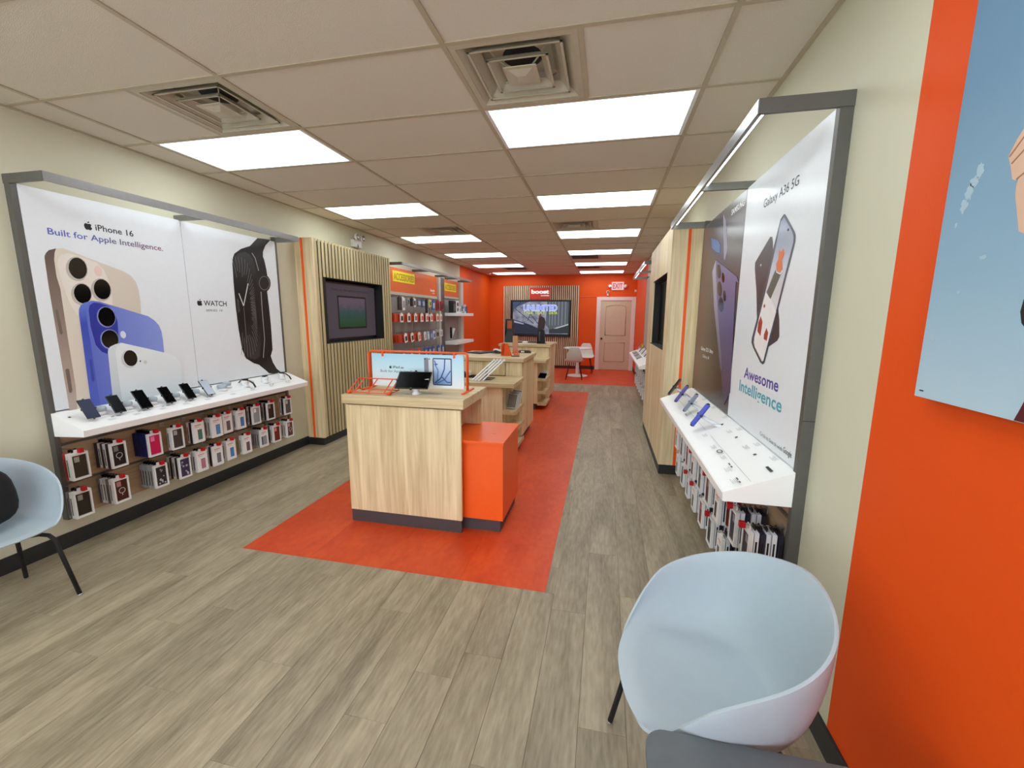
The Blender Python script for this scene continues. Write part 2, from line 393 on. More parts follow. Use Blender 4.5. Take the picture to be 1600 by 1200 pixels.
# ---- square diffusers
def ring(mb, h0, h1, z0, z1, th=.004):
    """sloping square louvre: inner half size h0 at z0 (upper), outer half size h1 at z1 (lower)"""
    def sq(h, z): return [(-h, -h, z), (h, -h, z), (h, h, z), (-h, h, z)]
    mb.add(sq(h0, z0) + sq(h1, z1) + sq(h1, z1 + th) + sq(h0, z0 + th),
           [(i, (i + 1) % 4, 4 + (i + 1) % 4, 4 + i) for i in range(4)] + [(4 + i, 4 + (i + 1) % 4, 8 + (i + 1) % 4, 8 + i) for i in range(4)] +
           [(8 + i, 8 + (i + 1) % 4, 12 + (i + 1) % 4, 12 + i) for i in range(4)])
def vent(cx, cy, label):
    t = thing('ceiling_vent', label, 'air vent', (cx, cy, H), 'square ceiling diffusers'); s = .292
    fmb = MB(); hi = .262
    for a in (0, 1):
        for sg in (-1, 1):
            if a: fmb.box(-s, s, sg * s, sg * hi, .001, .006)
            else: fmb.box(sg * s, sg * hi, -hi, hi, .001, .006)
    # pan
    def sq(h, z): return [(-h, -h, z), (h, -h, z), (h, h, z), (-h, h, z)]
    p = MB(); p.add(sq(hi, .004) + sq(.15, .085), [(i, (i + 1) % 4, 4 + (i + 1) % 4, 4 + i) for i in range(4)])
    n = 24; circ = [(.1 * math.cos(2 * math.pi * k / n), .1 * math.sin(2 * math.pi * k / n), .085) for k in range(n)]
    outer = []
    for k in range(n):
        a = 2 * math.pi * k / n; c_, s_ = math.cos(a), math.sin(a); m_ = max(abs(c_), abs(s_)); outer.append((.15 * c_ / m_, .15 * s_ / m_, .085))
    p.add(circ + outer, [(k, (k + 1) % n, n + (k + 1) % n, n + k) for k in range(n)])
    M0 = Matrix.Translation((cx, cy, H)); fr = fmb.xf(M0); obj('frame', fr, M_vent, t); obj('pan', p.xf(M0), M_vent, t)
    obj('duct_collar', MB().lathe([(.1, .085), (.1, .12), (.098, .12), (.098, .12)], (cx, cy, H), 24), mat('duct_dark', (40, 40, 40), .7), t)
    for h0, h1, z0, z1 in ((.175, .222, .046, .006), (.105, .148, .036, .002)):
        l = MB(); ring(l, h0, h1, z0, z1); lo = obj('louvre', l.xf(M0), M_vent, t)
        b = MB(); hh = h1
        for sg in (-1, 1): b.box(-hh, hh, sg * hh, sg * (hh - .012), z1 - .001, z1 + .003).box(sg * hh, sg * (hh - .012), -hh, hh, z1 - .001, z1 + .003)
        obj('lip', b.xf(M0), M_vent, lo)
    c = MB().box(-.082, .082, -.082, .082, -.002, .003, .002)
    c.add([(-.062, -.062, -.002), (.062, -.062, -.002), (.062, .062, -.002), (-.062, .062, -.002), (-.022, -.022, -.016), (.022, -.022, -.016), (.022, .022, -.016), (-.022, .022, -.016)], [(0, 1, 5, 4), (1, 2, 6, 5), (2, 3, 7, 6), (3, 0, 4, 7), (4, 5, 6, 7), (3, 2, 1, 0)]); obj('center_plate', c.xf(M0), M_vent, t)
    br = MB()
    for sx in (-1, 1):
        for sy in (-1, 1): br.tube([(sx * .03, sy * .03, .0), (sx * .11, sy * .11, .03), (sx * .15, sy * .15, .07)], .004, 6)
    obj('bracket', br.xf(M0), M_vent, t)
vent(-BW - .305, -.305, 'square louvred air vent above the nearest left light panel')
vent(.305, -.305, 'square louvred air vent above the nearest right light panel')
vent(-BW - .305, 5.5 * BD, 'small looking air vent in front of the third left light panel')
vent(.305, 5.5 * BD, 'small looking air vent in front of the third right light panel')
for (b, j), h in RET.items():
    cx = cols[b] + (.305 if h == 0 else .915); cy = (j + .5) * BD
    lab = {(3, 10): 'flat dark return grille behind the fourth light panel of the right row', (3, 13): 'flat dark return grille behind the fifth light panel of the right row', (1, 13): 'flat dark return grille behind the fifth light panel of the left row'}[(b, j)]
    t = thing('return_grille', lab, 'air vent', (cx, cy, H), 'flat return grilles')
    f = MB(); g = MB()
    for sg in (-1, 1): f.box(-.29, .29, sg * .29, sg * .265, 0, .006).box(sg * .29, sg * .265, -.265, .265, 0, .006)
    for k in range(20): g.prism([(-.262 + k * .0262, .001), (-.252 + k * .0262, .001), (-.240 + k * .0262, .012), (-.250 + k * .0262, .012)], 'X', -.264, .264)
    M0 = Matrix.Translation((cx, cy, H)); obj('frame', f.xf(M0), M_vent, t); gg = obj('grille', g.xf(M0), M_dgrey, t)
# ---- baseboards and trims
struct('baseboard_left', MB().box(XL, XL + .012, YF, 1.72, 0, .102, .003), M_rubber)
struct('baseboard_right', MB().box(XR - .012, XR, YF, 1.66, 0, .102, .003), M_rubber)
struct('baseboard_back', MB().box(-.0, .50, YB - .012, YB, 0, .102, .003), mat('dark_red_base', (70, 26, 20), .5))
struct('baseboard_rear_left', MB().box(XL, XL + .012, 7.3, YB, 0, .102, .003), mat('dark_red_base', (70, 26, 20), .5))
struct('baseboard_rear_right', MB().box(XR - .012, XR, 6.6, YB, 0, .102, .003), mat('dark_red_base', (70, 26, 20), .5))
tag(solo('wall_conduit', MB().box(-.0, .50, YB - .014, YB, 2.118, 2.136, .003), mat('conduit_orange', (226, 92, 40), .4), 'thin orange cable channel on the rear wall beside the door frame', 'cable channel'))
# ---- rear door
d = thing('door_1', None, None, (1.08, YB, 0)); d['kind'] = 'structure'
M_door = mat('door_paint', (206, 190, 164), .5); M_dtrim = mat('door_trim', (232, 218, 214), .45)
for nm, mb in (('door_jamb', MB().box(.50, .60, YB - .03, YB, 0, 2.12, .004)), ('door_jamb', MB().box(1.50, 1.598, YB - .03, YB, 0, 2.12, .004)), ('door_head', MB().box(.60, 1.50, YB - .03, YB, 2.02, 2.12, .004)),
               ('door_stop', MB().box(.60, .62, YB - .022, YB, 0, 2.02).box(1.48, 1.5, YB - .022, YB, 0, 2.02))): obj(nm, mb, M_dtrim, d)
leaf = obj('door_leaf', MB().box(.622, 1.478, YB - .012, YB - .001, .008, 2.018, .002), M_door, d)
def moulding(pts):
    return MB().tube([(x, YB - .013, z) for x, z in pts], .013, 6, closed=True)
arch = [(.765, 1.02), (1.335, 1.02), (1.335, 1.83)] + [(1.05 + .285 * math.cos(a), 1.83 + .07 * math.sin(a)) for a in [math.pi * k / 10 for k in range(1, 10)]] + [(.765, 1.83)]
obj('upper_panel', moulding(arch), M_door, leaf); obj('lower_panel', moulding([(.765, .255), (1.335, .255), (1.335, .81), (.765, .81)]), M_door, leaf)
k = obj('door_knob', MB().lathe([(.012, -.06), (.026, -.055), (.03, -.04), (.024, -.025), (.012, -.018), (.012, -.01), (.03, -.008), (.03, 0)], (.67, YB - .012, .92), 16, 'Y'), mat('bronze_knob', (60, 44, 34), .3, .7), leaf)
# ---- exit sign, camera, small box, smoke detector, emergency lamp
t = thing('exit_sign', 'lit white exit sign with red letters above the rear door', 'exit sign', (1.07, YB, 2.42))
obj('housing', MB().box(.90, 1.24, YB - .05, YB, 2.315, 2.54, .012), emit('sign_face', (255, 214, 214), .8), t)
bd = Board('Y', YB - .0505, -1, .002)
bd.text('lettering', 'EXIT', .935, 2.355, 1.205, .15, emit('exit_red', (236, 52, 70), .8), 1, t, .02)
for s_ in (-1, 1):
    hd = obj('lamp_head', MB().lathe([(.01, -.085), (.045, -.08), (.045, -.05), (.02, -.02), (.02, 0)], (1.07 + s_ * .215, YB, 2.42), 14, 'Y'), M_white, t)
    obj('arm', MB().box(1.07 + s_ * .165, 1.07 + s_ * .21, YB - .04, YB - .01, 2.41, 2.43), M_white, t)
t = thing('security_camera', 'small white security camera with a black lens above the door corner', 'camera', (.80, YB, 2.20))
obj('body', MB().lathe([(.03, -.09), (.042, -.07), (.042, -.02), (.03, 0)], (.80, YB, 2.255), 14, 'Y'), M_white, t)
obj('lens', MB().lathe([(.005, -.098), (.022, -.096), (.024, -.088)], (.80, YB, 2.262), 14, 'Y'), M_black, t)
obj('base', MB().box(.775, .825, YB - .05, YB, 2.16, 2.215, .008), M_white, t)
t = thing('motion_sensor', 'small white square sensor on the rear wall by the right corner', 'sensor', (1.575, YB, 2.29))
obj('body', MB().box(1.545, 1.6, YB - .03, YB, 2.26, 2.32, .008), M_white, t); obj('window', MB().box(1.56, 1.585, YB - .033, YB - .029, 2.27, 2.29, .002), mat('sensor_lens', (190, 190, 190), .2), t)
t = thing('smoke_detector', 'white smoke detector on the ceiling by the last left light panel', 'smoke detector', (-2.52, 9.2, H))
obj('body', MB().lathe([(.065, 0), (.065, -.02), (.05, -.038), (.01, -.042)], (-2.52, 9.2, H), 20), M_white, t); obj('grille', MB().lathe([(.058, -.022), (.056, -.03), (.05, -.032)], (-2.52, 9.2, H), 20), M_dgrey, t)
t = thing('emergency_light', 'white two-headed emergency light on the wall over the slatted tower', 'emergency light', (XL, 2.93, 2.5))
obj('housing', MB().box(XL, XL + .05, 2.83, 3.03, 2.50, 2.60, .01), M_shellb, t)
obj('bracket', MB().prism([(XL, 2.50), (XL + .06, 2.50), (XL + .06, 2.52), (XL, 2.66)], 'Y', 2.925, 2.935), M_dgrey, t)
for y in (2.86, 3.0):
    hh = obj('lamp_head', MB().lathe([(.012, .05), (.03, .06), (.046, .09), (.046, .1)], (XL, y, 2.63), 14, 'X'), M_white, t)
    obj('lens', MB().lathe([(.04, .1), (.02, .106), (.002, .108)], (XL, y, 2.63), 14, 'X'), M_silver, hh)
# ================================================================== WALL DISPLAY FIXTURES
def fixture(side, y0, y1, seams, label, base=True, slat=True, gap_cap=True):
    """side -1: left wall (faces +X), +1: right wall. Frame, canopy, slatwall board, sloping shelf"""
    xw = XL if side < 0 else XR; s = -side     # s: direction out of the wall
    def X(d): return xw + s * d
    t = thing('display_fixture', label, 'display fixture', (xw, (y0 + y1) / 2, .2))
    for y in (y0, y1 - .03): obj('upright', MB().box(X(0), X(.046), y, y + .03, .2, 2.37, .002), M_dgrey, t)
    if side > 0: obj('joint_strip', MB().box(X(0), X(.0465), y0 - .0006, y0, 1.148, 1.151), M_black, t)
    obj('canopy_arm', MB().box(X(0), X(.315), y0 - .003, y0 + .012, 2.315, 2.368, .001), M_dgrey, t)
    obj('canopy_arm', MB().box(X(0), X(.315), y1 - .012, y1, 2.315, 2.368, .001), M_grey, t)
    for y in seams: obj('canopy_arm', MB().box(X(0), X(.305), y - .012, y + .012, 2.318, 2.36, .001), M_grey, t)
    bar = obj('canopy_bar', MB().box(X(.302), X(.318), y0, y1, 2.315, 2.368, .001).box(X(.26), X(.302), y0 + .012, y1 - .012, 2.352, 2.366), mat('canopy_aluminium', (150, 150, 150), .3, .5), t)
    obj('led_strip', MB().box(X(.270), X(.296), y0 + .03, y1 - .03, 2.345, 2.352), M_strip, bar)
    obj('back_board', MB().box(X(0), X(.012), y0 + .03, y1 - .03, .2, 2.33), mat('backer_board', (190, 188, 170), .7), t)
    if slat:
        for z0, z1 in ((.205, .435), (.452, .702), (.719, .79)):
            obj('slatwall_panel', MB().box(X(.012), X(.034), y0 + .03, y1 - .03, z0, z1, .003), wood_sl, t)
        for z in (.4435, .7105):
            obj('slat_rail', MB().box(X(.012), X(.026), y0 + .03, y1 - .03, z - .009, z + .009), M_dgrey, t)
            obj('rail_lip', MB().box(X(.034), X(.040), y0 + .03, y1 - .03, z - .006, z + .010, .001), M_dgrey, t)
    return t, X
wood_sl = wood('slatwall_walnut', (158, 134, 104), (192, 168, 138), 'Y', 7, .5, True, .12)
SEAML, SEAMR = .352, .300
fixL, XLf = fixture(-1, -.67, 1.40, (SEAML,), 'grey framed wall display with canopy and white shelf on the left wall')
fixR, XRf = fixture(1, -.72, 1.44, (SEAMR,), 'grey framed wall display with canopy and white shelf on the right wall')
def shelf(t, X, y0, y1):
    prof = [(.034, .775), (.034, .932), (.300, .835), (.304, .830), (.298, .788)] if X(1) > X(0) else [(.034, .775), (.034, .932), (.312, .818), (.318, .813), (.315, .776)]
    sh = obj('shelf', MB().prism([(X(a), b) for a, b in prof], 'Y', y0, y1), M_whiteg, t)
    return sh
shL = shelf(fixL, XLf, -.665, 1.40); shR = shelf(fixR, XRf, -.715, 1.44)
def shz(d): return .932 - (d - .034) * (.097 / .266)
ink = mc((70, 72, 76)); inkl = mc((176, 182, 188)); inkb = mc((20, 20, 22))
def shelf_print(sh, X, s, items):
    """items: (y, d, kind) little printed blocks lying on the sloping shelf"""
    for y, d, kind in items:
        mb = MB()
        def bar(y0, y1, d0, d1):
            for (dd0, dd1) in ((d0, d1),):
                vs = [(X(dd0), y0, shz(dd0) + .0004), (X(dd0), y1, shz(dd0) + .0004), (X(dd1), y1, shz(dd1) + .0004), (X(dd1), y0, shz(dd1) + .0004)]
                mb.add(vs + [(a, b, c + .0004) for a, b, c in vs], [(0, 1, 2, 3), (4, 5, 6, 7), (0, 1, 5, 4), (1, 2, 6, 5), (2, 3, 7, 6), (3, 0, 4, 7)])
        if kind == 'rule': bar(y, d, .205, .2065); m = inkl
        elif kind == 'head': bar(y - .03, y - .012, d, d + .006); bar(y + .004, y + .03, d, d + .006); m = ink
        elif kind == 'text':
            for k in range(4): bar(y - .03 + .006 * (k % 2), y + .028 - .008 * (k % 3), d + k * .006, d + k * .006 + .0016)
            m = inkl
        elif kind == 'slot': bar(y - .03, y + .03, d, d + .012); m = inkb
        elif kind == 'dot': bar(y - .007, y + .007, d, d + .013); m = inkb
        elif kind == 'ringp':
            for a in range(12):
                c0, c1 = 2 * math.pi * a / 12, 2 * math.pi * (a + 1) / 12
                P = [(y + .03 * math.cos(c0), d + .014 * math.sin(c0)), (y + .03 * math.cos(c1), d + .014 * math.sin(c1)), (y + .02 * math.cos(c1), d + .008 * math.sin(c1)), (y + .02 * math.cos(c0), d + .008 * math.sin(c0))]
                mb.add([(X(q), p, shz(q) + .001) for p, q in P], [(0, 1, 2, 3)])
            m = ink
        obj('shelf_print', mb, m, sh)
shelf_print(shL, XLf, 1, [(-.5, 1.2, 'rule')] + [(y, .215, 'head') for y in (-.42, -.25, -.08, .1, .29, .75, .98, 1.2)] + [(y, .235, 'text') for y in (-.46, -.3, -.12, .06, .25, .5, .72, .95, 1.18)] + [(-.62, .12, 'dot'), (.86, .11, 'dot'), (.3, .2, 'dot')])
shelf_print(shR, XRf, -1, [(-.70, .02, 'rule'), (.15, 1.3, 'rule')] + [(y, .10, 'dot') for y in (.17, -.12, -.42)] + [(-.62, .105, 'slot')] + [(y, .05, 'text') for y in (1.2, .9, .6, .3, .0, -.3, -.52)] + [(y, .10, 'text') for y in (0, -.3)] +
            [(-.27, .225, 'ringp'), (-.18, .225, 'text'), (-.36, .22, 'text'), (-.48, .225, 'head'), (-.52, .24, 'text'), (-.66, .24, 'head'), (-.66, .25, 'text'), (.05, .22, 'text'), (.6, .235, 'head'), (.6, .21, 'text'), (1.1, .235, 'head'), (1.1, .21, 'text')])
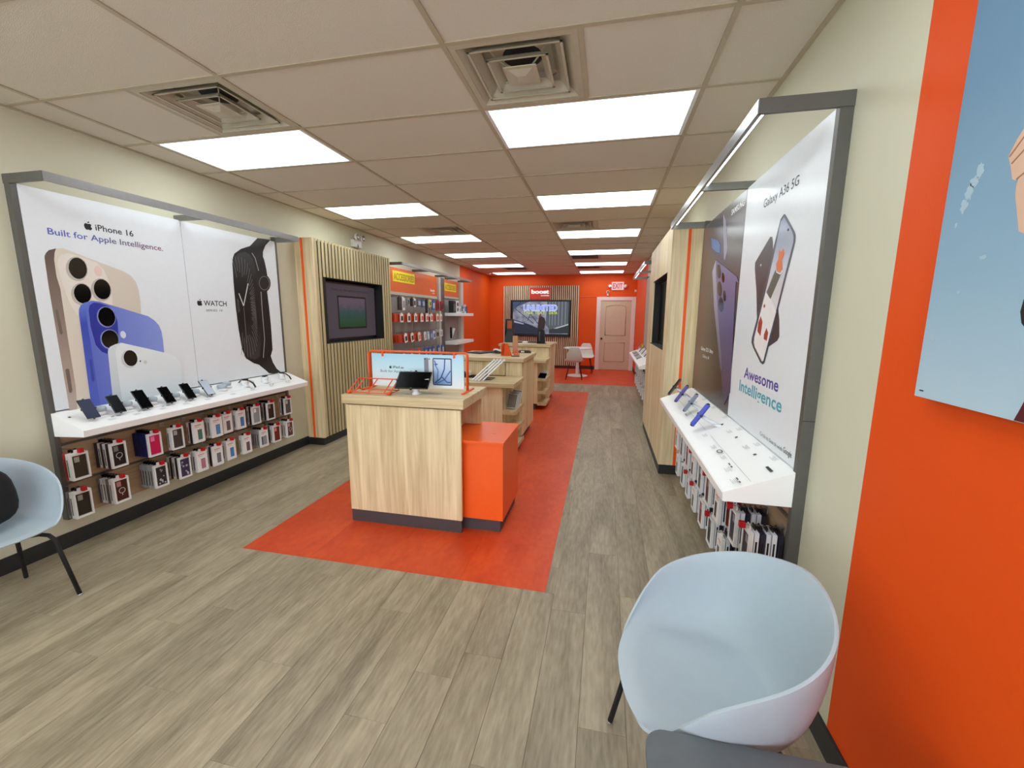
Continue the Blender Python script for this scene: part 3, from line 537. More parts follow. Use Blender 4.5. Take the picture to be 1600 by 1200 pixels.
# ================================================================== GRAPHIC PANELS
ART = {"p1_body":[[-0.565,1.901],[-0.562,1.919],[-0.553,1.937],[-0.537,1.956],[-0.499,1.972],[-0.463,1.979],[-0.439,1.972],[-0.286,1.921],[-0.119,1.867],[-0.078,1.84],[-0.05,1.801],[-0.037,1.745],[-0.035,1.66],[-0.043,1.552],[-0.042,1.57],[-0.116,0.993],[-0.216,0.818],[-0.568,0.899],[-0.567,0.988],[-0.568,1.721]],"p1_side":[[-0.565,1.901],[-0.562,1.919],[-0.553,1.937],[-0.537,1.956],[-0.499,1.972],[-0.51,1.944],[-0.518,1.901],[-0.52,1.794],[-0.511,1.724],[-0.514,1.386],[-0.514,1.075],[-0.528,0.89],[-0.568,0.899],[-0.567,0.988],[-0.568,1.721]],"p1_plateau":[[-0.505,1.873],[-0.497,1.91],[-0.474,1.937],[-0.442,1.95],[-0.392,1.942],[-0.287,1.911],[-0.247,1.864],[-0.228,1.787],[-0.22,1.687],[-0.228,1.599],[-0.337,1.532],[-0.443,1.551],[-0.471,1.62],[-0.497,1.766]],"p1_l1":[[-0.351,1.886],[-0.349,1.862],[-0.353,1.838],[-0.363,1.816],[-0.378,1.8],[-0.395,1.791],[-0.412,1.79],[-0.428,1.798],[-0.44,1.813],[-0.448,1.833],[-0.45,1.856],[-0.445,1.88],[-0.436,1.901],[-0.422,1.918],[-0.406,1.927],[-0.388,1.928],[-0.372,1.921],[-0.359,1.907]],"p1_l1r":[[-0.346,1.888],[-0.344,1.86],[-0.349,1.832],[-0.362,1.807],[-0.38,1.787],[-0.4,1.776],[-0.421,1.775],[-0.44,1.784],[-0.455,1.8],[-0.464,1.823],[-0.465,1.85],[-0.46,1.877],[-0.448,1.902],[-0.432,1.921],[-0.411,1.932],[-0.39,1.935],[-0.371,1.927],[-0.355,1.911]],"p1_l2":[[-0.348,1.719],[-0.346,1.696],[-0.35,1.674],[-0.36,1.654],[-0.374,1.639],[-0.391,1.631],[-0.407,1.631],[-0.423,1.639],[-0.434,1.653],[-0.441,1.672],[-0.443,1.694],[-0.439,1.716],[-0.429,1.735],[-0.416,1.75],[-0.4,1.758],[-0.383,1.759],[-0.368,1.752],[-0.355,1.738]],"p1_l2r":[[-0.343,1.72],[-0.341,1.694],[-0.347,1.668],[-0.359,1.645],[-0.377,1.627],[-0.397,1.618],[-0.417,1.617],[-0.435,1.626],[-0.449,1.642],[-0.457,1.663],[-0.459,1.688],[-0.453,1.713],[-0.442,1.736],[-0.425,1.753],[-0.406,1.763],[-0.385,1.765],[-0.367,1.757],[-0.352,1.742]],"p1_l3":[[-0.226,1.753],[-0.225,1.729],[-0.23,1.705],[-0.24,1.684],[-0.255,1.669],[-0.272,1.662],[-0.29,1.663],[-0.306,1.672],[-0.318,1.688],[-0.325,1.709],[-0.326,1.732],[-0.321,1.756],[-0.311,1.776],[-0.297,1.791],[-0.28,1.799],[-0.263,1.799],[-0.247,1.79],[-0.234,1.774]],"p1_l3r":[[-0.222,1.754],[-0.22,1.726],[-0.226,1.698],[-0.239,1.674],[-0.258,1.656],[-0.279,1.647],[-0.3,1.648],[-0.319,1.658],[-0.333,1.676],[-0.341,1.7],[-0.343,1.727],[-0.337,1.753],[-0.324,1.777],[-0.307,1.795],[-0.287,1.804],[-0.265,1.805],[-0.246,1.796],[-0.231,1.778]],"p1_flash":[[-0.261,1.864],[-0.261,1.845],[-0.267,1.828],[-0.278,1.818],[-0.29,1.817],[-0.301,1.826],[-0.307,1.841],[-0.307,1.86],[-0.302,1.876],[-0.291,1.887],[-0.279,1.888],[-0.268,1.879]],"p1_b1":[[-0.556,1.581],[-0.549,1.592],[-0.541,1.585],[-0.536,1.439],[-0.543,1.425],[-0.551,1.434]],"p1_b2":[[-0.555,1.195],[-0.546,1.205],[-0.534,1.2],[-0.535,1.058],[-0.542,1.042],[-0.554,1.047]],"p2_body":[[-0.429,1.59],[-0.417,1.617],[-0.392,1.635],[-0.35,1.65],[-0.303,1.645],[-0.244,1.625],[-0.15,1.595],[0.006,1.544],[0.047,1.512],[0.077,1.473],[0.09,1.424],[0.093,1.352],[0.089,1.255],[0.064,0.962],[0.036,0.801],[-0.446,0.871],[-0.443,1.077],[-0.433,1.564]],"p2_side":[[-0.429,1.59],[-0.417,1.617],[-0.392,1.635],[-0.35,1.65],[-0.37,1.632],[-0.389,1.598],[-0.395,1.53],[-0.394,1.268],[-0.394,0.947],[-0.396,0.86],[-0.446,0.871],[-0.443,1.077],[-0.433,1.564]],"p2_plateau":[[-0.376,1.585],[-0.366,1.619],[-0.34,1.637],[-0.304,1.634],[-0.251,1.615],[-0.219,1.572],[-0.211,1.507],[-0.221,1.355],[-0.25,1.283],[-0.295,1.276],[-0.336,1.298],[-0.366,1.349],[-0.379,1.475]],"p2_l1":[[-0.225,1.562],[-0.222,1.538],[-0.227,1.515],[-0.237,1.495],[-0.252,1.48],[-0.27,1.473],[-0.288,1.474],[-0.304,1.483],[-0.317,1.498],[-0.325,1.519],[-0.327,1.542],[-0.322,1.564],[-0.313,1.584],[-0.298,1.599],[-0.281,1.607],[-0.263,1.607],[-0.246,1.598],[-0.233,1.583]],"p2_l1r":[[-0.22,1.564],[-0.218,1.538],[-0.223,1.513],[-0.235,1.491],[-0.252,1.475],[-0.272,1.466],[-0.292,1.467],[-0.31,1.477],[-0.324,1.493],[-0.333,1.516],[-0.334,1.54],[-0.329,1.565],[-0.318,1.587],[-0.302,1.603],[-0.283,1.611],[-0.263,1.612],[-0.244,1.603],[-0.229,1.587]],"p2_l2":[[-0.224,1.403],[-0.222,1.38],[-0.227,1.358],[-0.237,1.339],[-0.253,1.325],[-0.27,1.318],[-0.289,1.32],[-0.305,1.329],[-0.318,1.344],[-0.325,1.364],[-0.327,1.386],[-0.322,1.408],[-0.312,1.427],[-0.297,1.44],[-0.28,1.447],[-0.262,1.447],[-0.245,1.438],[-0.232,1.423]],"p2_l2r":[[-0.22,1.405],[-0.218,1.38],[-0.223,1.356],[-0.235,1.335],[-0.252,1.32],[-0.272,1.312],[-0.293,1.314],[-0.311,1.323],[-0.325,1.34],[-0.333,1.361],[-0.334,1.385],[-0.329,1.409],[-0.318,1.429],[-0.301,1.444],[-0.282,1.452],[-0.262,1.452],[-0.243,1.443],[-0.228,1.427]],"p2_flash":[[-0.169,1.418],[-0.169,1.404],[-0.174,1.392],[-0.182,1.385],[-0.191,1.386],[-0.2,1.393],[-0.205,1.406],[-0.205,1.42],[-0.2,1.432],[-0.192,1.438],[-0.183,1.438],[-0.174,1.43]],"p2_b":[[-0.416,1.247],[-0.408,1.255],[-0.403,1.246],[-0.404,1.11],[-0.412,1.097],[-0.422,1.103]],"p3_body":[[-0.301,1.288],[-0.296,1.313],[-0.282,1.33],[-0.248,1.345],[-0.208,1.354],[-0.149,1.335],[-0.026,1.296],[0.132,1.243],[0.178,1.214],[0.21,1.16],[0.218,1.108],[0.213,0.98],[0.197,0.81],[-0.318,0.856],[-0.311,1.012]],"p3_side":[[-0.301,1.288],[-0.296,1.313],[-0.282,1.33],[-0.248,1.345],[-0.208,1.354],[-0.241,1.327],[-0.255,1.284],[-0.256,1.181],[-0.258,0.942],[-0.262,0.855],[-0.318,0.856],[-0.311,1.012]],"p3_l":[[-0.117,1.248],[-0.116,1.227],[-0.121,1.207],[-0.131,1.191],[-0.145,1.181],[-0.16,1.177],[-0.176,1.181],[-0.19,1.191],[-0.2,1.207],[-0.206,1.226],[-0.207,1.246],[-0.202,1.266],[-0.192,1.281],[-0.179,1.292],[-0.164,1.296],[-0.148,1.293],[-0.134,1.283],[-0.123,1.268]],"p3_lr":[[-0.116,1.245],[-0.116,1.222],[-0.122,1.199],[-0.134,1.181],[-0.151,1.169],[-0.17,1.164],[-0.189,1.168],[-0.205,1.18],[-0.217,1.197],[-0.224,1.219],[-0.224,1.241],[-0.218,1.263],[-0.207,1.281],[-0.191,1.293],[-0.172,1.298],[-0.153,1.295],[-0.136,1.285],[-0.123,1.267]],"p3_d":[[-0.093,1.207],[-0.095,1.203],[-0.098,1.201],[-0.102,1.204],[-0.103,1.208],[-0.101,1.212],[-0.097,1.214],[-0.094,1.211]],"p3_f":[[-0.05,1.195],[-0.054,1.186],[-0.061,1.182],[-0.068,1.183],[-0.074,1.188],[-0.075,1.197],[-0.072,1.206],[-0.065,1.21],[-0.057,1.21],[-0.052,1.204]],"w_body":[[0.82,2.033],[0.834,2.093],[0.855,2.13],[0.933,2.183],[1.043,2.227],[1.121,2.217],[1.181,2.182],[1.21,2.117],[1.227,2.029],[1.233,1.972],[1.213,1.795],[1.221,1.639],[1.225,1.439],[1.219,1.196],[1.191,1.138],[1.152,1.107],[1.104,1.058],[1.036,1.05],[0.958,1.078],[0.871,1.135],[0.836,1.226],[0.817,1.436],[0.81,1.63],[0.813,1.868]],"w_face":[[0.834,2.046],[0.855,2.101],[0.906,2.138],[0.975,2.162],[1.027,2.148],[1.067,2.099],[1.086,1.989],[1.085,1.763],[1.081,1.442],[1.067,1.247],[1.038,1.138],[0.978,1.111],[0.902,1.138],[0.858,1.224],[0.839,1.436],[0.832,1.63],[0.827,1.869]],"w_crown":[[1.27,1.894],[1.265,1.863],[1.25,1.834],[1.227,1.811],[1.199,1.797],[1.169,1.794],[1.142,1.801],[1.119,1.817],[1.105,1.841],[1.1,1.87],[1.105,1.9],[1.12,1.928],[1.142,1.95],[1.169,1.965],[1.198,1.969],[1.226,1.963],[1.249,1.947],[1.265,1.923]],"w_crown2":[[1.256,1.892],[1.252,1.866],[1.239,1.843],[1.22,1.824],[1.196,1.812],[1.171,1.809],[1.148,1.815],[1.13,1.828],[1.118,1.848],[1.113,1.872],[1.118,1.896],[1.13,1.919],[1.148,1.938],[1.171,1.95],[1.196,1.954],[1.219,1.949],[1.239,1.936],[1.252,1.916]],"w_crown3":[[1.247,1.89],[1.244,1.868],[1.232,1.847],[1.215,1.83],[1.195,1.82],[1.173,1.817],[1.152,1.822],[1.136,1.834],[1.125,1.852],[1.122,1.873],[1.125,1.895],[1.136,1.915],[1.153,1.932],[1.173,1.943],[1.195,1.946],[1.215,1.942],[1.232,1.93],[1.243,1.912]],"w_s1":[[1.043,2.226],[1.148,2.32],[1.239,2.328],[1.316,2.33],[1.24,2.26],[1.205,2.198],[1.196,2.134],[1.119,2.204]],"w_s2":[[1.02,1.057],[1.108,1.098],[1.185,1.138],[1.209,1.061],[1.254,0.986],[1.305,0.946],[1.213,0.936],[1.144,0.952],[1.081,1.007]],"w_c":[[0.9,1.644],[0.859,1.762],[0.978,1.863],[0.896,1.284],[1.089,2.151],[1.134,1.982],[1.132,1.791],[1.126,1.624],[1.124,1.31],[1.076,1.115]],"w_cpl":[[0.824,1.986],[1.068,1.762],[0.96,2.157],[0.917,1.13]],"t_iphone":[[-0.278,2.127],[-0.024,2.132],[-0.27,2.171]],"t_built":[[-0.528,2.054],[0.183,2.058],[-0.523,2.094]],"t_logo":[[-0.326,2.118],[-0.277,2.178]],"t_watch":[[0.478,1.636],[0.713,1.633],[0.487,1.685],[0.661,1.592],[0.497,1.587],[0.417,1.638],[0.474,1.694],[0.5,1.607]],"r_t1":[[-0.009,2.137],[-0.43,2.121],[-0.011,2.178],[-0.399,2.173]],"r_front":[[-0.303,2.041],[-0.32,2.035],[-0.444,1.934],[-0.457,1.917],[-0.461,1.892],[-0.444,1.845],[-0.397,1.726],[-0.346,1.589],[-0.251,1.337],[-0.228,1.326],[-0.191,1.333],[-0.062,1.401],[-0.028,1.427],[-0.029,1.453],[-0.166,1.744],[-0.214,1.905],[-0.267,2.026]],"r_screen":[[-0.31,2.027],[-0.426,1.935],[-0.441,1.915],[-0.444,1.889],[-0.425,1.847],[-0.379,1.727],[-0.328,1.59],[-0.233,1.345],[-0.217,1.34],[-0.091,1.405],[-0.067,1.429],[-0.07,1.46],[-0.188,1.742],[-0.244,1.9],[-0.277,2.013]],"r_back":[[-0.151,1.966],[-0.177,1.961],[-0.193,1.936],[-0.224,1.842],[-0.377,1.552],[-0.398,1.475],[-0.378,1.455],[-0.268,1.416],[-0.096,1.499],[-0.025,1.704],[0.037,1.831],[0.042,1.863]],"r_leaf":[[-0.291,1.885],[-0.316,1.868],[-0.344,1.88],[-0.363,1.856],[-0.341,1.827],[-0.358,1.788],[-0.335,1.772],[-0.292,1.787],[-0.272,1.82],[-0.297,1.838]],"r_cuff":[[-0.279,1.796],[-0.294,1.782],[-0.336,1.768],[-0.357,1.781],[-0.362,1.772],[-0.338,1.763],[-0.29,1.777]],"r_camo":[[-0.274,1.792],[-0.344,1.763],[-0.245,1.653],[-0.185,1.691]],"r_card":[[-0.175,1.688],[-0.249,1.653],[-0.336,1.591],[-0.235,1.348],[-0.097,1.409],[-0.072,1.455]],"r_f1":[[-0.114,1.538],[-0.14,1.571],[-0.171,1.542],[-0.165,1.468],[-0.111,1.491]],"r_f2":[[-0.212,1.478],[-0.237,1.511],[-0.265,1.488],[-0.259,1.448],[-0.214,1.454]],"r_f3":[[-0.162,1.624],[-0.178,1.632],[-0.19,1.619],[-0.174,1.611]],"r_wm":[[-0.378,1.955]],"r_cam":[[-0.384,1.954],[-0.381,1.951],[-0.375,1.95],[-0.369,1.952],[-0.366,1.955],[-0.366,1.96],[-0.369,1.963],[-0.375,1.964],[-0.381,1.962],[-0.384,1.959]],"r_dot":[[-0.066,1.836],[-0.062,1.832],[-0.054,1.831],[-0.047,1.834],[-0.045,1.84],[-0.049,1.844],[-0.057,1.845],[-0.064,1.841]],"r_aw":[[0.049,1.221],[-0.45,1.226],[0.024,1.282]],"r_int":[[0.114,1.135],[-0.51,1.14],[0.108,1.199]],"r_circ":[[-0.283,0.969],[-0.564,0.973],[-0.661,0.972],[-0.278,0.987],[-0.572,0.975],[-0.653,1.002]],"k_t":[[0.611,2.24],[0.337,2.229],[0.61,2.272]],"k_ph1":[[0.844,2.301],[0.734,2.228],[0.635,2.026],[0.669,1.948],[0.703,1.939],[0.923,2.007],[1.13,2.093],[1.265,2.204],[1.271,2.318],[1.022,2.31]],"k_ph1edge":[[0.824,2.293],[0.739,2.229],[0.635,2.026],[0.676,1.952],[0.706,1.972],[0.786,2.174]],"k_w":[[1.151,2.185],[0.921,2.128],[0.839,2.084],[0.825,2.024],[0.936,2.047],[1.085,2.097]],"k_ph2":[[0.93,1.986],[0.63,1.898],[0.366,1.818],[0.299,1.774],[0.367,1.786],[0.323,1.466],[0.277,1.09],[0.391,0.983],[0.495,1.14],[0.864,1.637],[0.873,1.641],[1.007,1.91]],"k_ph2s":[[0.93,1.986],[1.007,1.91],[0.864,1.637],[0.495,1.14],[0.459,1.146],[0.77,1.635],[0.902,1.9]],"k_l0":[[0.755,1.887],[0.748,1.862],[0.758,1.844],[0.781,1.839],[0.812,1.848],[0.843,1.869],[0.864,1.897],[0.871,1.924],[0.861,1.942],[0.837,1.946],[0.805,1.936],[0.776,1.914]],"k_l1":[[0.684,1.761],[0.678,1.734],[0.69,1.715],[0.717,1.708],[0.753,1.717],[0.787,1.738],[0.811,1.767],[0.817,1.795],[0.804,1.814],[0.775,1.82],[0.739,1.81],[0.706,1.789]],"k_l2":[[0.609,1.652],[0.604,1.626],[0.618,1.607],[0.646,1.6],[0.683,1.607],[0.718,1.627],[0.742,1.654],[0.747,1.682],[0.732,1.701],[0.702,1.708],[0.665,1.699],[0.632,1.679]],"k_l3":[[0.643,1.835],[0.638,1.816],[0.644,1.804],[0.659,1.8],[0.679,1.806],[0.699,1.82],[0.714,1.84],[0.719,1.858],[0.713,1.871],[0.697,1.875],[0.677,1.868],[0.657,1.854]],"k_l4":[[0.568,1.709],[0.562,1.69],[0.568,1.676],[0.582,1.671],[0.601,1.677],[0.621,1.691],[0.635,1.711],[0.64,1.73],[0.635,1.744],[0.621,1.748],[0.601,1.742],[0.582,1.728]],"k_t2":[[1.198,1.291],[0.794,1.295],[1.202,1.323],[1.123,1.235],[0.883,1.241]]}
M_pa = mat('poster_white', (232, 238, 243), .25, var=.01); M_dark = grad('poster_umber', [(0, (50, 40, 34)), (.35, (44, 34, 30)), (.8, (92, 88, 86)), (1, (104, 104, 102))], 'Z', .25)
def panel(name, bx, y0, y1, z0, z1, m, label):
    x0, x1 = (XL + .012, XL + .046) if bx < 0 else (XR - .046, XR - .012)
    return solo(name, MB().box(x0, x1, y0, y1, z0, z1, .001), m, label, 'poster')
pA = panel('graphic_panel', -1, -.638, SEAML - .002, .94, 2.322, M_pa, 'tall white poster of three phone backs, gold, blue and white, on left wall')
pB = panel('graphic_panel', -1, SEAML + .002, 1.372, .94, 2.322, M_pa, 'tall white poster showing a big black smartwatch, on the left wall')
pC = panel('graphic_panel', 1, -.69, SEAMR - .002, .94, 2.322, M_pa, 'tall white poster of two crossed phones above a blue-green slogan')
pD = panel('graphic_panel', 1, SEAMR + .002, 1.408, .94, 2.322, M_dark, 'tall dark brown poster of lavender phones, beside the wooden tower')
BL = Board('X', XL + .046, 1); BR = Board('X', XR - .046, -1)
def art(board, key, m, layer, parent, name): return board.poly(name, ART[key], m, layer, parent)
chrome = mc((196, 190, 182), .25); ring_b = mc((150, 160, 215), .25); lens = mc((12, 11, 13), .12); glint = mc((150, 150, 160))
ph = art(BL, 'p1_body', grad('gold_back', [(0, (226, 218, 204)), (1, (214, 204, 190))], 'Y', .3), 1, pA, 'phone_print')
ph['label'] = 'gold phone with three camera lenses'
art(BL, 'p1_side', grad('gold_side', [(0, (196, 180, 168)), (.55, (150, 132, 122)), (1, (98, 82, 76))], 'Z', .3), 2, ph, 'edge_print')
art(BL, 'p1_plateau', mc((232, 226, 216)), 2, ph, 'camera_plateau_print')
for k in ('l1', 'l2', 'l3'): art(BL, 'p1_' + k + 'r', chrome, 3, ph, 'lens_ring_print'); art(BL, 'p1_' + k, lens, 4, ph, 'lens_print')
art(BL, 'p1_flash', mc((232, 206, 196)), 3, ph, 'flash_print')
for k in ('p1_b1', 'p1_b2'): art(BL, k, mc((120, 104, 94)), 3, ph, 'button_print')
ph = art(BL, 'p2_body', grad('blue_back', [(0, (96, 112, 206)), (1, (140, 156, 226))], 'Y', .3), 5, pA, 'phone_print'); ph['label'] = 'blue phone with two camera lenses'
art(BL, 'p2_side', grad('blue_side', [(0, (92, 110, 206)), (.8, (62, 82, 186)), (1, (110, 132, 222))], 'Z', .3), 6, ph, 'edge_print')
art(BL, 'p2_plateau', mc((42, 52, 158)), 6, ph, 'camera_plateau_print')
for k in ('l1', 'l2'): art(BL, 'p2_' + k + 'r', ring_b, 7, ph, 'lens_ring_print'); art(BL, 'p2_' + k, lens, 8, ph, 'lens_print')
art(BL, 'p2_flash', mc((214, 226, 240)), 7, ph, 'flash_print'); art(BL, 'p2_b', mc((60, 76, 176)), 7, ph, 'button_print')
ph = art(BL, 'p3_body', grad('white_back', [(0, (222, 232, 238)), (1, (234, 242, 246))], 'Z', .3), 9, pA, 'phone_print'); ph['label'] = 'white phone with one camera lens'
art(BL, 'p3_side', grad('white_side', [(0, (196, 208, 216)), (1, (222, 232, 236))], 'Z', .3), 10, ph, 'edge_print')
art(BL, 'p3_lr', mc((206, 212, 216)), 11, ph, 'lens_ring_print'); art(BL, 'p3_l', lens, 12, ph, 'lens_print'); art(BL, 'p3_d', lens, 11, ph, 'dot_print'); art(BL, 'p3_f', mc((206, 210, 210)), 11, ph, 'flash_print')
BL.text('lettering', 'iPhone 16', -.262, 2.128, -.022, .042, inkb, 1, pA, .01)
BL.text('lettering', 'Built for Apple Intelligence.', -.528, 2.055, .184, .041, grad('slogan_ink', [(0, (84, 96, 190)), (.25, (96, 104, 130)), (.5, (120, 72, 120)), (.7, (190, 70, 120)), (1, (110, 90, 110))], 'Y'), 1, pA, .01)
for p in px_logo(-.304, 2.15, .058): BL.poly('logo_print', p, inkb, 1, pA)
BL.text('lettering', 'WATCH', .484, 1.637, .713, .047, inkb, 1, pB, .012); BL.text('lettering', 'SERIES 10', .500, 1.588, .662, .018, ink, 1, pB, .01, spacing=1.15)
for p in px_logo(.446, 1.664, .06): BL.poly('logo_print', p, inkb, 1, pB)
wb = mc((24, 23, 24), .3); wd = mc((38, 36, 37), .35)
art(BL, 'w_s1', mc((34, 33, 34), .5), 1, pB, 'strap_print'); art(BL, 'w_s2', mc((34, 33, 34), .5), 1, pB, 'strap_print')
wt = art(BL, 'w_body', wb, 2, pB, 'watch_print'); art(BL, 'w_face', grad('watch_dial', [(0, (60, 58, 60)), (.35, (14, 14, 15)), (.75, (18, 18, 19)), (1, (58, 60, 62))], 'Z', .3), 3, wt, 'dial_print')
art(BL, 'w_crown', wb, 3, wt, 'crown_print'); art(BL, 'w_crown2', mc((110, 106, 106)), 4, wt, 'crown_ring_print'); art(BL, 'w_crown3', mc((22, 21, 22)), 5, wt, 'crown_cap_print')
c0 = (.90, 1.644); rays = []
for k in range(46):
    a = math.radians(-100 + k * 200 / 45); ca, sa = math.cos(a), math.sin(a)
    ru = .152; rv = .50 if sa > 0 else .50
    q = (abs(ca / ru) ** 3 + abs(sa / rv) ** 3) ** (-1 / 3)
    f0 = .55 + .12 * math.sin(k * .9) ** 2
    p0 = (c0[0] + ca * q * f0, c0[1] + sa * q * f0); p1 = (c0[0] + ca * q * .96 - .0 * sa, c0[1] + sa * q * .96 - .018)
    rays.append([p0, ((p0[0] + p1[0]) / 2 + .006, (p0[1] + p1[1]) / 2 + .004), p1])
for k in range(9):
    a = math.radians(160 + k * 5); rays.append([(c0[0] + .05 * math.cos(a), c0[1] + .12 * math.sin(a)), (c0[0] + .075 * math.cos(a), c0[1] + .2 * math.sin(a))])
BL.line('dial_ray_print', rays, .0035, mc((120, 118, 118)), 4, wt)
BL.line('watch_hand_print', [[c0, (.859, 1.762)], [c0, (.978, 1.863)]], .009, mc((224, 224, 224)), 5, wt)
BL.line('watch_hand_print', [[(.9, 1.63), (.896, 1.284)]], .003, mc((150, 150, 150)), 5, wt)
BL.line('case_highlight_print', [[(1.06, 2.163), (1.095, 2.12), (1.125, 2.0)]], .008, mc((170, 168, 166)), 3, wt)
BL.line('case_highlight_print', [[(1.132, 1.791), (1.126, 1.624), (1.124, 1.31), (1.085, 1.12)]], .008, mc((170, 168, 166)), 3, wt)
# right posters
BR.text('lettering', 'Galaxy A36 5G', -.009, 2.135, -.43, .045, mc((40, 42, 46)), 1, pC, .004)
bk = art(BR, 'r_back', mc((62, 60, 62), .3), 1, pC, 'phone_print'); bk['label'] = 'dark phone seen from behind'; art(BR, 'r_dot', mc((210, 210, 210)), 2, bk, 'flash_print')
fp = art(BR, 'r_front', mc((74, 80, 92), .25), 3, pC, 'phone_print'); fp['label'] = 'phone showing a lit screen'
art(BR, 'r_screen', grad('screen_print', [(0, (240, 240, 240)), (.45, (226, 226, 228)), (.7, (190, 198, 214)), (1, (140, 152, 178))], 'Z', .2), 4, fp, 'screen_print')
art(BR, 'r_camo', mc((92, 92, 82)), 5, fp, 'sleeve_print'); art(BR, 'r_card', mc((240, 236, 236)), 6, fp, 'page_print'); art(BR, 'r_leaf', mc((226, 120, 72)), 6, fp, 'glove_print')
art(BR, 'r_cuff', mc((240, 240, 240)), 7, fp, 'cuff_print'); art(BR, 'r_cam', inkb, 5, fp, 'camera_hole_print')
for k in ('r_f1', 'r_f2', 'r_f3'): art(BR, k, mc((168, 62, 44)), 7, fp, 'picture_print')
BR.text('lettering', 'Awesome', .047, 1.222, -.45, .062, grad('awe_ink', [(0, (70, 190, 180)), (.0, (86, 110, 180)), (.5, (96, 84, 170)), (1, (80, 74, 150))], 'Z'), 1, pC, .02)
BR.text('lettering', 'Intelligence', .112, 1.136, -.51, .066, grad('int_ink', [(0, (60, 200, 160)), (.45, (70, 196, 176)), (.7, (84, 160, 200)), (1, (96, 120, 190))], 'Z'), 1, pC, .02)
BR.text('lettering', 'Circle to Search with', -.283, .971, -.564, .020, inkb, 1, pC, 0); BR.text('lettering', 'Google', -.575, .973, -.661, .027, inkb, 1, pC, .008)
BR.text('lettering', 'Accessories sold separately', .23, .985, .08, .005, ink, 1, pC, 0) if False else None
BR.text('lettering', 'SAMSUNG', .612, 2.237, .337, .036, mc((240, 240, 240)), 1, pD, .03)
BR.text('lettering', 'Galaxy S25 Ultra', 1.20, 1.293, .80, .030, mc((236, 236, 236)), 1, pD, .01)
BR.text('lettering', 'Galaxy AI', 1.12, 1.238, .90, .026, mc((226, 226, 226)), 1, pD, .01)
u = art(BR, 'k_ph1', grad('lav_dark', [(0, (74, 70, 116)), (.4, (66, 66, 104)), (1, (84, 84, 86))], 'Z', .25), 1, pD, 'phone_print'); u['label'] = 'upper phone with blue widget'
art(BR, 'k_ph1edge', mc((170, 166, 186)), 2, u, 'edge_print'); art(BR, 'k_w', mc((104, 140, 196)), 3, u, 'widget_print')
u = art(BR, 'k_ph2', grad('lav', [(0, (58, 50, 70)), (.35, (88, 80, 122)), (.75, (112, 106, 154)), (1, (140, 134, 178))], 'Z', .25), 4, pD, 'phone_print'); u['label'] = 'lavender phone with five camera lenses'
art(BR, 'k_ph2s', grad('lav_edge', [(0, (70, 62, 84)), (1, (190, 186, 214))], 'Z', .25), 5, u, 'edge_print')
for k in range(5): art(BR, 'k_l%d' % k, lens, 6, u, 'lens_print')
# ================================================================== WOODEN TOWERS
# left, slatted, with recessed television
tw = thing('media_tower', 'tall oak tower with vertical slats and orange stripe on the left wall', 'media tower', (-2.61, 2.6, 0))
TX0, TX1, TY0, TY1, TZ0, TZ1 = XL, -2.512, 1.715, 3.50, .09, 2.422
HY0, HY1, HZ0, HZ1 = 1.93, 3.245, 1.216, 2.005
body = MB().box(TX0 + .001, TX1, TY0, TY0 + .02, TZ0, TZ1).box(TX0 + .001, TX1, TY1 - .02, TY1, TZ0, TZ1).box(TX0 + .001, TX1, TY0 + .02, TY1 - .02, TZ1 - .02, TZ1)
obj('side_panel', body, M_wood, tw)
obj('front_board', MB().box(TX1 - .02, TX1, TY0 + .02, HY0, TZ0, TZ1 - .02).box(TX1 - .02, TX1, HY1, TY1 - .02, TZ0, TZ1 - .02).box(TX1 - .02, TX1, HY0, HY1, TZ0, HZ0).box(TX1 - .02, TX1, HY0, HY1, HZ1, TZ1 - .02), M_slatback, tw)
obj('corner_post', MB().box(TX1, TX1 + .016, TY0, TY0 + .035, TZ0, TZ1, .001), M_wood, tw)
obj('stripe', MB().box(-2.646, -2.618, TY0 - .004, TY0, TZ0 - .0, TZ1), M_orange, tw)
sm = {}
ns = 27; pitch = (TY1 - TY0 - .035) / ns
for i in range(ns):
    y = TY0 + .035 + (i + .5) * pitch
    segs = [(TZ0, TZ1)] if (y < HY0 - .02 or y > HY1 + .02) else [(TZ0, HZ0), (HZ1, TZ1)]
    for a, b in segs:
        k = round(b - a, 3)
        if k not in sm: sm[k] = MB().box(0, .009, -.0205, .0205, 0, k, .0015).mesh('slat', M_slat)
        obj('slat', sm[k], None, tw, Vector((TX1, y, a)) - tw.location)
obj('kick_plate', MB().box(TX0 + .001, TX1 + .006, TY0 + .0, TY1, 0, TZ0 - .0), M_rubber, tw)
obj('recess_lining', MB().box(-2.70, TX1 - .0, HY0 - .001, HY0 + .006, HZ0, HZ1).box(-2.70, TX1, HY1 - .006, HY1 + .001, HZ0, HZ1).box(-2.70, TX1, HY0, HY1, HZ0, HZ0 + .006).box(-2.70, TX1, HY0, HY1, HZ1 - .006, HZ1).box(-2.71, -2.70, HY0, HY1, HZ0, HZ1), M_blackm, tw)
tv = thing('television', 'dim grey television screen recessed in the slatted tower', 'television', (-2.65, 2.6, HZ0 + .01))
obj('housing', MB().box(-2.695, -2.630, HY0 + .03, HY1 - .01, HZ0 + .01, HZ1 - .02, .006), M_black, tv)
scr = obj('screen', MB().box(-2.630, -2.628, HY0 + .06, HY1 - .03, HZ0 + .05, HZ1 - .05), emit('tv_grey', (80, 72, 80), .62), tv)
BT = Board('X', -2.628, 1, .0006)
BT.text('lettering', 'Power up that selective gaming event', 2.195, 1.872, 3.087, .034, emit('tv_ink', (44, 38, 44), .7), 1, scr, .01)
BT.rect('tablet_print', 2.312, 2.975, 1.38, 1.812, emit('tv_black', (14, 12, 14), .6), 1, scr)
mt, N_, L_, P_ = _new('tv_picture')
